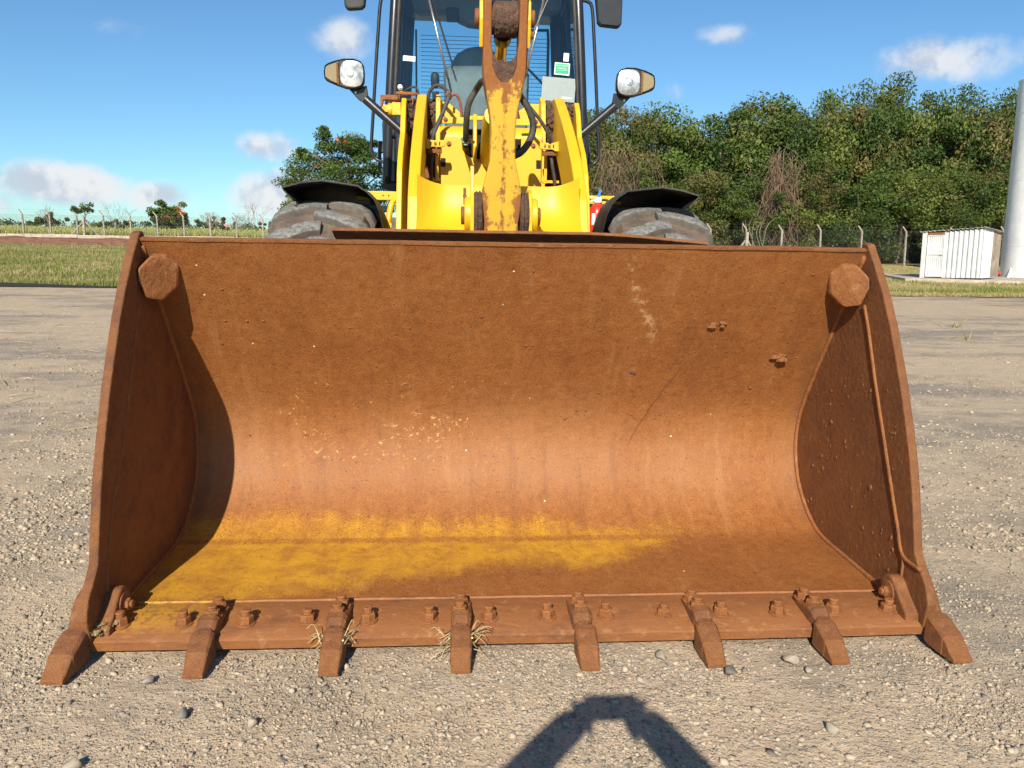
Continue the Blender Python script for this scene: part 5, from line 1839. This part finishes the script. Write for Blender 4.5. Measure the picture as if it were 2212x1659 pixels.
fz = lambda x, y: field_z(x, y) - .05
bush('flame_tree', (-39.6, 108, fz(-39, 108)), 2.7, 4.3, 60, 130, .17, G_DARK + G_LIGHT, 41, 'orange-flowered tree standing in the field behind the left fence', 'tree', [(1.9, -1.4, 3.0), (2.1, -1.4, 2.4), (.3, -2.0, 2.0)], True, .3)
bush('field_bush', (-34.2, 110, fz(-34, 110)), 3.1, 2.2, 22, 130, .16, G_DARK + G_OLIVE, 43, 'long dark green bush right of the orange-flowered tree', 'bush', [(1.2, -1.8, 1.3), (2.2, -1.6, .9)])
bush('field_bush', (-58, 112, fz(-58, 112)), 3.0, 2.4, 20, 110, .18, G_DARK + G_OLIVE + G_BROWN, 44, 'dark bush behind the braced post of the left fence')
bush('umbrella_tree', (-51.6, 110, fz(-52, 110)), 1.9, 3.5, 14, 80, .15, G_DARK + G_OLIVE, 45, 'small flat-topped tree on the field skyline left of the orange-flowered tree', 'tree', None, True, 2.3)
bush('field_bush', (-66, 108, fz(-66, 108)), 2.4, 2.9, 18, 110, .18, G_OLIVE + G_BROWN, 46, 'olive bush at the far left end of the field')
bush('field_bush', (-47.5, 109, fz(-47, 109)), 2.2, 1.7, 14, 110, .16, G_OLIVE + G_DARK, 47, 'low olive bush between the flat-topped tree and the orange-flowered tree')
bush('field_bush', (-27, 112, fz(-27, 112)), 2.2, 1.7, 14, 110, .17, G_OLIVE + G_DARK, 48, 'round olive bush on the skyline near the left front tyre')
bush('field_bush', (-22, 116, fz(-22, 116)), 2.6, 1.2, 12, 110, .17, G_DARK, 49, 'low dark hedge bush just left of the front tyre')


def bare_shrub(loc, h, n, seed, label):
    m = MB()
    r = random.Random(seed)
    def grow(p, d, L, rad, depth):
        e = p + d * L
        m.tube([p, p.lerp(e, .5) + Vector((r.uniform(-.06, .06) * L, 0, r.uniform(-.05, .05) * L)), e], (rad, rad * .55), 4, 2, False)
        if depth:
            for _ in range(r.choice([2, 3, 3])):
                nd = (d + Vector((r.uniform(-.75, .75), r.uniform(-.5, .5), r.uniform(-.15, .5)))).normalized()
                grow(e, nd, L * r.uniform(.55, .8), rad * .6, depth - 1)
    for k in range(n):
        d = Vector((r.uniform(-.6, .6), r.uniform(-.4, .4), 1)).normalized()
        grow(Vector((r.uniform(-.3, .3), 0, 0)), d, h * .38, .035, 3)
    o = m.build('bare_shrub', 'bare', None, loc)
    tag(o, label, 'shrub', 'leafless shrubs in the field')


bare_shrub((-23.2, 88, fz(-23, 88)), 4.2, 5, 3, 'leafless shrub behind the fence just left of the front tyre')
bare_shrub((-37.2, 86, fz(-37, 86)), 3.6, 4, 5, 'leafless shrub left of the orange-flowered tree')
bare_shrub((-30.5, 96, fz(-30, 96)), 2.9, 8, 7, 'dense leafless shrub below the orange-flowered tree')
bare_shrub((-27.5, 98, fz(-27, 98)), 2.6, 9, 9, 'pale twiggy shrub right of the orange-flowered tree')
bare_shrub((-16.6, 84, fz(-16, 84)), 4.6, 4, 11, 'tall leafless shrub rising right above the left front tyre')
bare_shrub((-47.5, 92, fz(-47, 92)), 3.2, 4, 13, 'thin leafless shrub beside the small flat-topped tree')
# far tree line
rg = np.random.default_rng(61)
c = [(x, 235 + rg.normal() * 8, field_z(x, 235) + rg.uniform(.2, 1.6)) for x in np.arange(-190, 10, 1.5)]
o = link('far_tree_line', leaf_cloud('far_tree_line', c, rg.uniform(1.2, 2.6, len(c)), 60, .45, G_DARK + G_OLIVE, 62, .6), 'leaf')
tag(o, 'thin far line of trees on the skyline', 'tree line', None, 'stuff')


# ------------------------------------------------------------------ grass
def blades(name, pts, h, w, pal, seed, label, lean=.5):
    r = np.random.default_rng(seed)
    P = np.asarray(pts)
    n = len(P)
    a = r.random(n) * 6.283
    H = h * r.uniform(.4, 1.3, n)
    dx = np.stack([np.cos(a), np.sin(a), np.zeros(n)], 1)
    la = r.random(n) * 6.283
    ld = np.stack([np.cos(la), np.sin(la), np.zeros(n)], 1) * (H * lean * r.random(n))[:, None]
    Wd = (w * r.uniform(.6, 1.4, n))[:, None]
    up_ = np.zeros((n, 3))
    up_[:, 2] = H
    V = np.stack([P - dx * Wd, P + dx * Wd, P + up_ + ld], 1).reshape(-1, 3)
    pal = np.asarray(pal)
    col = pal[r.integers(0, len(pal), n)] * r.uniform(.75, 1.25, n)[:, None]
    o = link(name, fast_mesh(name, V, np.arange(n * 3).reshape(-1, 3), np.repeat(col, 3, 0)), 'blade')
    tag(o, label, 'grass', None, 'stuff')
    return o


P_DRY = [(.38, .30, .14), (.33, .26, .115), (.44, .355, .175)]
P_GRN = [(.15, .215, .04), (.18, .23, .045), (.13, .175, .033)]
P_OLV = [(.21, .20, .065), (.25, .225, .08), (.165, .165, .05)]
r = np.random.default_rng(71)
pts = []
while len(pts) < 42000:
    y = 21.0 + 32 * r.random() ** 1.7
    x = r.uniform(-.62 * (y + 2.4) - 1, -.22 * (y + 2.4) + 6)
    if x > 3:
        continue
    pts.append((x, y, bank_z(x, y) - .01))
pts = np.array(pts)
kf = np.array([fbm(p[0], p[1], .35, 3, 3) for p in pts])
near = pts[:, 1] < 23.5
blades('bank_grass', pts[(kf < .02) & ~near], .13, .018, P_OLV + P_GRN, 1, 'olive grass growing on the bank beyond the yard')
blades('bank_dry_grass', pts[(kf >= .02) | near], .12, .016, P_DRY + P_OLV, 2, 'straw-coloured dry grass on the bank beyond the yard', .9)
g = []
for k in range(60):
    cx, cy = r.uniform(-16, -6), r.uniform(20.9, 21.6)
    for j in range(40):
        x, y = cx + r.normal() * .22, cy + r.normal() * .1
        g.append((x, y, bank_z(x, max(20.95, y))))
blades('bank_foot_grass', g, .13, .014, P_GRN, 3, 'bright green tufts along the foot of the bank')
pts = []
while len(pts) < 30000:
    y = 62.3 + 70 * r.random() ** 2
    x = r.uniform(-.62 * (y + 2.4), -.02 * (y + 2.4))
    pts.append((x, y, field_z(x, y) - .02))
blades('field_grass', pts, .48, .05, [(.36, .36, .12), (.42, .40, .15), (.31, .34, .10), (.46, .40, .18)], 4, 'tall pale grass covering the field')
pts, ptg = [], []
while len(pts) < 26000:
    y = 20.7 + 24 * r.random() ** 1.5
    x = r.uniform(.40 * (y + 2.4), .82 * (y + 2.4))
    if 20.3 < x < 33 and 31.4 < y < 35.7:
        continue
    f = fbm(x, y, .33, 3, 12)
    q = (x, y, verge_z(x, y) - .01)
    strip = (abs(y - 23.0 - .5 * math.sin(x * .7)) < .7 and f > -.12) or (x > 18.5 and 24 < y < 31 and f > .03)
    if strip and r.random() < .65:
        ptg.append(q)
    else:
        pts.append(q)
blades('verge_dry_grass', pts, .10, .014, P_DRY, 5, 'short dry straw grass on the verge before the shed', 1.3)
blades('verge_grass', ptg, .14, .016, P_GRN + [(.14, .20, .03)], 6, 'green grass strip on the verge before the shed', .6)
# a few green sprigs and straws lying in the yard
g = []
for (cx, cy) in ((9.2, 11.6), (11.2, 9.0), (12.2, 8.2), (9.4, 9.4), (8.0, 9.6)):
    for j in range(14):
        g.append((cx + r.normal() * .12, cy + r.normal() * .08, -.01))
blades('yard_sprigs', g, .16, .010, P_GRN + P_DRY, 7, 'a few stray grass sprigs in the gravel on the right', 2.5)
m = MB()
rr_ = random.Random(31)
for k in range(110):
    y = rr_.uniform(3, 14)
    x = rr_.choice([-1, 1]) * rr_.uniform(.40, .62) * (y + 2.4) - .2
    a = rr_.uniform(0, 3.14)
    L = rr_.uniform(.05, .22)
    m.tube([(x - L * math.cos(a), y - L * math.sin(a), .004), (x, y, .012), (x + L * math.cos(a), y + L * math.sin(a), .005)], .0035, 4, 2, False)
tag(m.build('loose_straw', 'straw'), 'loose straw stalks scattered over the yard', 'straw', None, 'stuff')

# straw caught behind two teeth
for (x, lab) in ((-.6696, 'small tuft of dry straw caught behind the third bucket tooth from the left'), (-.2232, 'larger tuft of dry straw caught behind the fourth bucket tooth from the left')):
    big = .7 if x > -.5 else .5
    e = empty('straw_tuft', (x, .13, .04), lab, 'straw', 'straw tufts caught on the bucket')
    for s in (-1, 1):
        m = MB()
        m.tube([(s * .036, .04, .0), (s * .04, -.05, .05)], .004, 5, 0)
        for k in range(11):
            p = Vector((s * .037, rr_.uniform(-.03, .04), rr_.uniform(-.005, .045)))
            q = p + Vector((s * rr_.uniform(.02, .075) * big, rr_.uniform(-.05, .05), rr_.uniform(-.03, .05)))
            e2 = q + Vector((s * rr_.uniform(0, .025), rr_.uniform(-.03, .02), rr_.uniform(-.03, .015)))
            m.tube([p, q, e2], (.0022, .001), 4, 3, False)
        tag(m.build('stalks', 'straw', e), None, None, None, 'stuff')
# mud and straw packed behind the left corner tooth
m = MB()
for k in range(60):
    blob(m, (-1.50 + rr_.gauss(0, .022), .225 + rr_.gauss(0, .045), .075 + rr_.random() * .03), rr_.uniform(.006, .016), (1, 1, .8), k)
for k in range(30):
    p = Vector((-1.50 + rr_.gauss(0, .02), .23 + rr_.gauss(0, .04), .10))
    m.tube([p, p + Vector((rr_.uniform(-.04, .04), rr_.uniform(-.04, .04), rr_.uniform(0, .02)))], .0018, 4, 0, False)
MAT['straw_mud'] = simple('straw_mud', (.26, .18, .085), .95, 0, .3, 60)
tag(m.build('mud_lump', 'straw_mud'), 'lump of mud and straw packed behind the left corner tooth', 'mud')

# ------------------------------------------------------------------ loose stones
STONES = [(.495, .075, .034, (.30, .26, .205), 'pale pointed stone lying just before the edge between the sixth and seventh teeth'),
          (.955, .030, .045, (.37, .295, .225), 'large pinkish white stone right of the sixth tooth'),
          (.985, -.028, .026, (.38, .33, .265), 'small white stone touching the large pinkish one'),
          (.911, -.353, .030, (.34, .295, .235), 'lone pale pebble in the lower right foreground'),
          (.705, -.03, .034, (.13, .12, .108), 'dark grey stone in front of the sixth and seventh teeth'),
          (-.858, -.237, .026, (.37, .315, .235), 'cream stone with a hard shadow left of centre in the foreground'),
          (-1.255, .005, .032, (.33, .295, .25), 'whitish stone between the first and second teeth'),
          (-1.08, -.19, .030, (.21, .20, .185), 'grey angular stone below the second tooth'),
          (-1.60, .42, .035, (.22, .205, .185), 'grey stone beside the left corner of the bucket'),
          (-1.30, -.42, .034, (.35, .29, .215), 'tan stone near the lower left corner')]
for i, (x, y, rad, col, lab) in enumerate(STONES):
    rg = np.random.default_rng(500 + i)
    V = ICO2_V.copy()
    for k in range(16):
        d = rg.normal(size=3)
        d /= np.linalg.norm(d)
        h = V @ d
        lim = rg.uniform(.38, .72)
        V = V - np.maximum(0, h - lim)[:, None] * d
    rad *= .8
    V = V * np.array([rg.uniform(1.0, 1.45), rg.uniform(.8, 1.15), rg.uniform(.7, .95)]) * rad
    me_ = fast_mesh('stone', V, ICO2_F, np.tile(np.array(col), (len(V), 1)) * rg.uniform(.92, 1.08, (len(V), 1)))
    o = link('stone', me_, 'pebble', None, (x, y, rad * .38 - .004))
    o.rotation_euler = (0, 0, rg.random() * 6)
    tag(o, lab, 'stone', 'loose stones before the bucket')

# ------------------------------------------------------------------ gravel (uncountable)
def gravel(n, seed, ylo, yhi, rmin, rmax, mu, sig, power):
    r = np.random.default_rng(seed)
    icoV = np.array(ICO_V)
    # 12-corner pebble
    t = (1 + 5 ** .5) / 2
    base = np.array([(-1, t, 0), (1, t, 0), (-1, -t, 0), (1, -t, 0), (0, -1, t), (0, 1, t), (0, -1, -t), (0, 1, -t), (t, 0, -1), (t, 0, 1), (-t, 0, -1), (-t, 0, 1)], float) / math.sqrt(1 + t * t)
    faces = np.array([(0, 11, 5), (0, 5, 1), (0, 1, 7), (0, 7, 10), (0, 10, 11), (1, 5, 9), (5, 11, 4), (11, 10, 2), (10, 7, 6), (7, 1, 8), (3, 9, 4), (3, 4, 2), (3, 2, 6), (3, 6, 8), (3, 8, 9), (4, 9, 5), (2, 4, 11), (6, 2, 10), (8, 6, 7), (9, 8, 1)])
    X, Y = [], []
    need = n
    while need > 0:
        k = need * 3
        u = r.random(k)
        d0, d1 = ylo + 2.4, yhi + 2.4
        d = (d0 ** (1 - power) + u * (d1 ** (1 - power) - d0 ** (1 - power))) ** (1 / (1 - power))
        y = d - 2.4
        x = -.236 + (r.random(k) * 2 - 1) * .80 * d + math.tan(RAD(4.1)) * d
        cl_ = np.sin(x * 2.1 + 1.3 * np.sin(y * 1.7)) + np.sin(y * 2.7 + 1.1 * np.sin(x * 3.1 + 1)) + .8 * np.sin(x * 6.1 + y * 4.3) - .45 * x * (y < 3)
        keep = (r.random(k) < 1 / (1 + np.exp(-1.5 * cl_))) | (r.random(k) < .22)
        keep &= ~((np.abs(x) < 1.5) & (y > .17) & (y < 9))
        x, y = x[keep], y[keep]
        X.append(x[:need])
        Y.append(y[:need])
        need -= len(X[-1])
    X, Y = np.concatenate(X), np.concatenate(Y)
    rad = np.clip(np.exp(r.normal(mu, sig, n)), rmin, rmax)
    ax = r.uniform(.65, 1.25, (n, 3)) * np.array([1.1, 1.1, .78])
    V = base[None] * r.uniform(.55, 1.25, (n, 12, 1))
    V = V * ax[:, None, :] * rad[:, None, None]
    a = r.random(n) * 6.283
    ca, sa = np.cos(a), np.sin(a)
    tl = r.normal(0, .35, n)
    ct, st = np.cos(tl), np.sin(tl)
    x0 = V[..., 0]
    z0 = V[..., 2]
    V[..., 0] = x0 * ct[:, None] - z0 * st[:, None]
    V[..., 2] = x0 * st[:, None] + z0 * ct[:, None]
    x0, y0 = V[..., 0].copy(), V[..., 1].copy()
    V[..., 0] = x0 * ca[:, None] - y0 * sa[:, None] + X[:, None]
    V[..., 1] = x0 * sa[:, None] + y0 * ca[:, None] + Y[:, None]
    V[..., 2] += (rad * r.uniform(-.25, .35, n) - .012)[:, None]
    pal = np.array([(.42, .335, .235), (.44, .345, .24), (.46, .36, .25), (.40, .335, .25), (.27, .225, .17), (.42, .34, .24), (.225, .195, .16), (.45, .37, .265), (.33, .275, .21), (.40, .31, .21), (.165, .145, .12), (.44, .36, .255), (.48, .395, .285)])
    col = pal[r.integers(0, len(pal), n)] * r.uniform(.8, 1.2, (n, 1))
    F = (faces[None] + (np.arange(n) * 12)[:, None, None]).reshape(-1, 3)
    return V.reshape(-1, 3), F, np.repeat(col, 12, 0)


v1, f1, c1 = gravel(90000, 900, -1.0, 6.0, .0020, .016, math.log(.0033), .52, 2.6)
v2, f2, c2 = gravel(26000, 901, 1.0, 20.0, .004, .026, math.log(.0072), .42, 1.9)
V = np.concatenate([v1, v2])
Fc = np.concatenate([f1, f2 + len(v1)])
o = link('gravel', fast_mesh('gravel', V, Fc, np.concatenate([c1, c2])), 'pebble')
tag(o, 'loose gravel spread over the yard', 'gravel', None, 'stuff')

# ------------------------------------------------------------------ the photographer, who stands behind the lens and throws the shadow in front
def skin_figure(name, joints, bones, radii, mat, parent=None, root=0, sub=1):
    me_ = bpy.data.meshes.new(name)
    me_.from_pydata(joints, bones, [])
    o = link(name, me_, mat, parent)
    sk = o.modifiers.new('skin', 'SKIN')
    sk.use_smooth_shade = True
    layer = me_.skin_vertices[0].data
    for i, rr2 in enumerate(radii):
        layer[i].radius = (rr2, rr2)
        layer[i].use_root = (i == root)
    sb = o.modifiers.new('sub', 'SUBSURF')
    sb.levels = sb.render_levels = sub
    return o


PX, PY, PZ = CAM.x + .008, CAM.y, CAM.z
J = [(0, -.50, .80), (0, -.47, 1.0), (0, -.44, 1.20), (0, -.43, 1.26), (0, -.42, 1.30), (0, -.41, 1.38),
     (-.17, -.43, 1.215), (-.43, -.30, 1.27), (-.17, -.08, 1.405), (-.085, -.035, 1.445),
     (.17, -.43, 1.215), (.33, -.30, 1.24), (.15, -.08, 1.395), (.085, -.035, 1.445),
     (-.11, -.50, .76), (-.16, -.24, .44), (-.16, -.42, .08), (-.17, -.28, .045),
     (.11, -.50, .76), (.16, -.24, .44), (.16, -.42, .08), (.17, -.28, .045)]
Bn = [(0, 1), (1, 2), (2, 3), (3, 4), (4, 5), (2, 6), (6, 7), (7, 8), (8, 9), (2, 10), (10, 11), (11, 12), (12, 13), (0, 14), (14, 15), (15, 16), (16, 17), (0, 18), (18, 19), (19, 20), (20, 21)]
Rd = [.15, .145, .15, .06, .065, .095, .07, .070, .056, .056, .07, .070, .056, .056, .09, .065, .045, .04, .09, .065, .045, .04]
PERSON = empty('person', (PX, PY, 0), 'person crouching behind the camera and holding a phone, seen only as a shadow', 'person')
body = skin_figure('body', J, Bn, Rd, 'cloth', PERSON, 0, 2)
rows = []
MB().lathe([(-.115, .03), (-.10, .075), (-.03, .092), (.05, .088), (.10, .05), (.115, .01)], (0, -.41, 1.39), (0, .1, 1), 20).build('head', 'skin', PERSON, smooth=True)
for s in (-1, 1):
    hj = [(s * .115, -.045, 1.425), (s * .098, -.028, 1.45)]
    hb = [(0, 1)]
    hr = [.050, .050]
    for k, (dx, dz, L) in enumerate(((.0, .020, .05), (-.012, .006, .055), (-.012, -.008, .055), (-.010, -.022, .045))):
        b0 = len(hj)
        hj += [(s * (.098 + dx * .4), -.018, 1.45 + dz), (s * (.085 + dx), -.014, 1.452 + dz), (s * (.085 + dx - L * .5), -.016, 1.452 + dz)]
        hb += [(1, b0), (b0, b0 + 1), (b0 + 1, b0 + 2)]
        hr += [.014, .013, .011]
    b0 = len(hj)
    hj += [(s * .09, -.05, 1.43), (s * .07, -.055, 1.452)]
    hb += [(0, b0), (b0, b0 + 1)]
    hr += [.011, .009]
    skin_figure('hand', hj, hb, hr, 'skin', PERSON, 0, 1)
ph = MB().box((0, -.030, 0), (.172, .009, .086), Matrix.Rotation(-pitch, 3, 'X')).build('phone', 'black', None, (PX, PY, PZ + .014), bevel=.004)
tag(ph, 'dark phone held level in both hands behind the lens', 'phone')
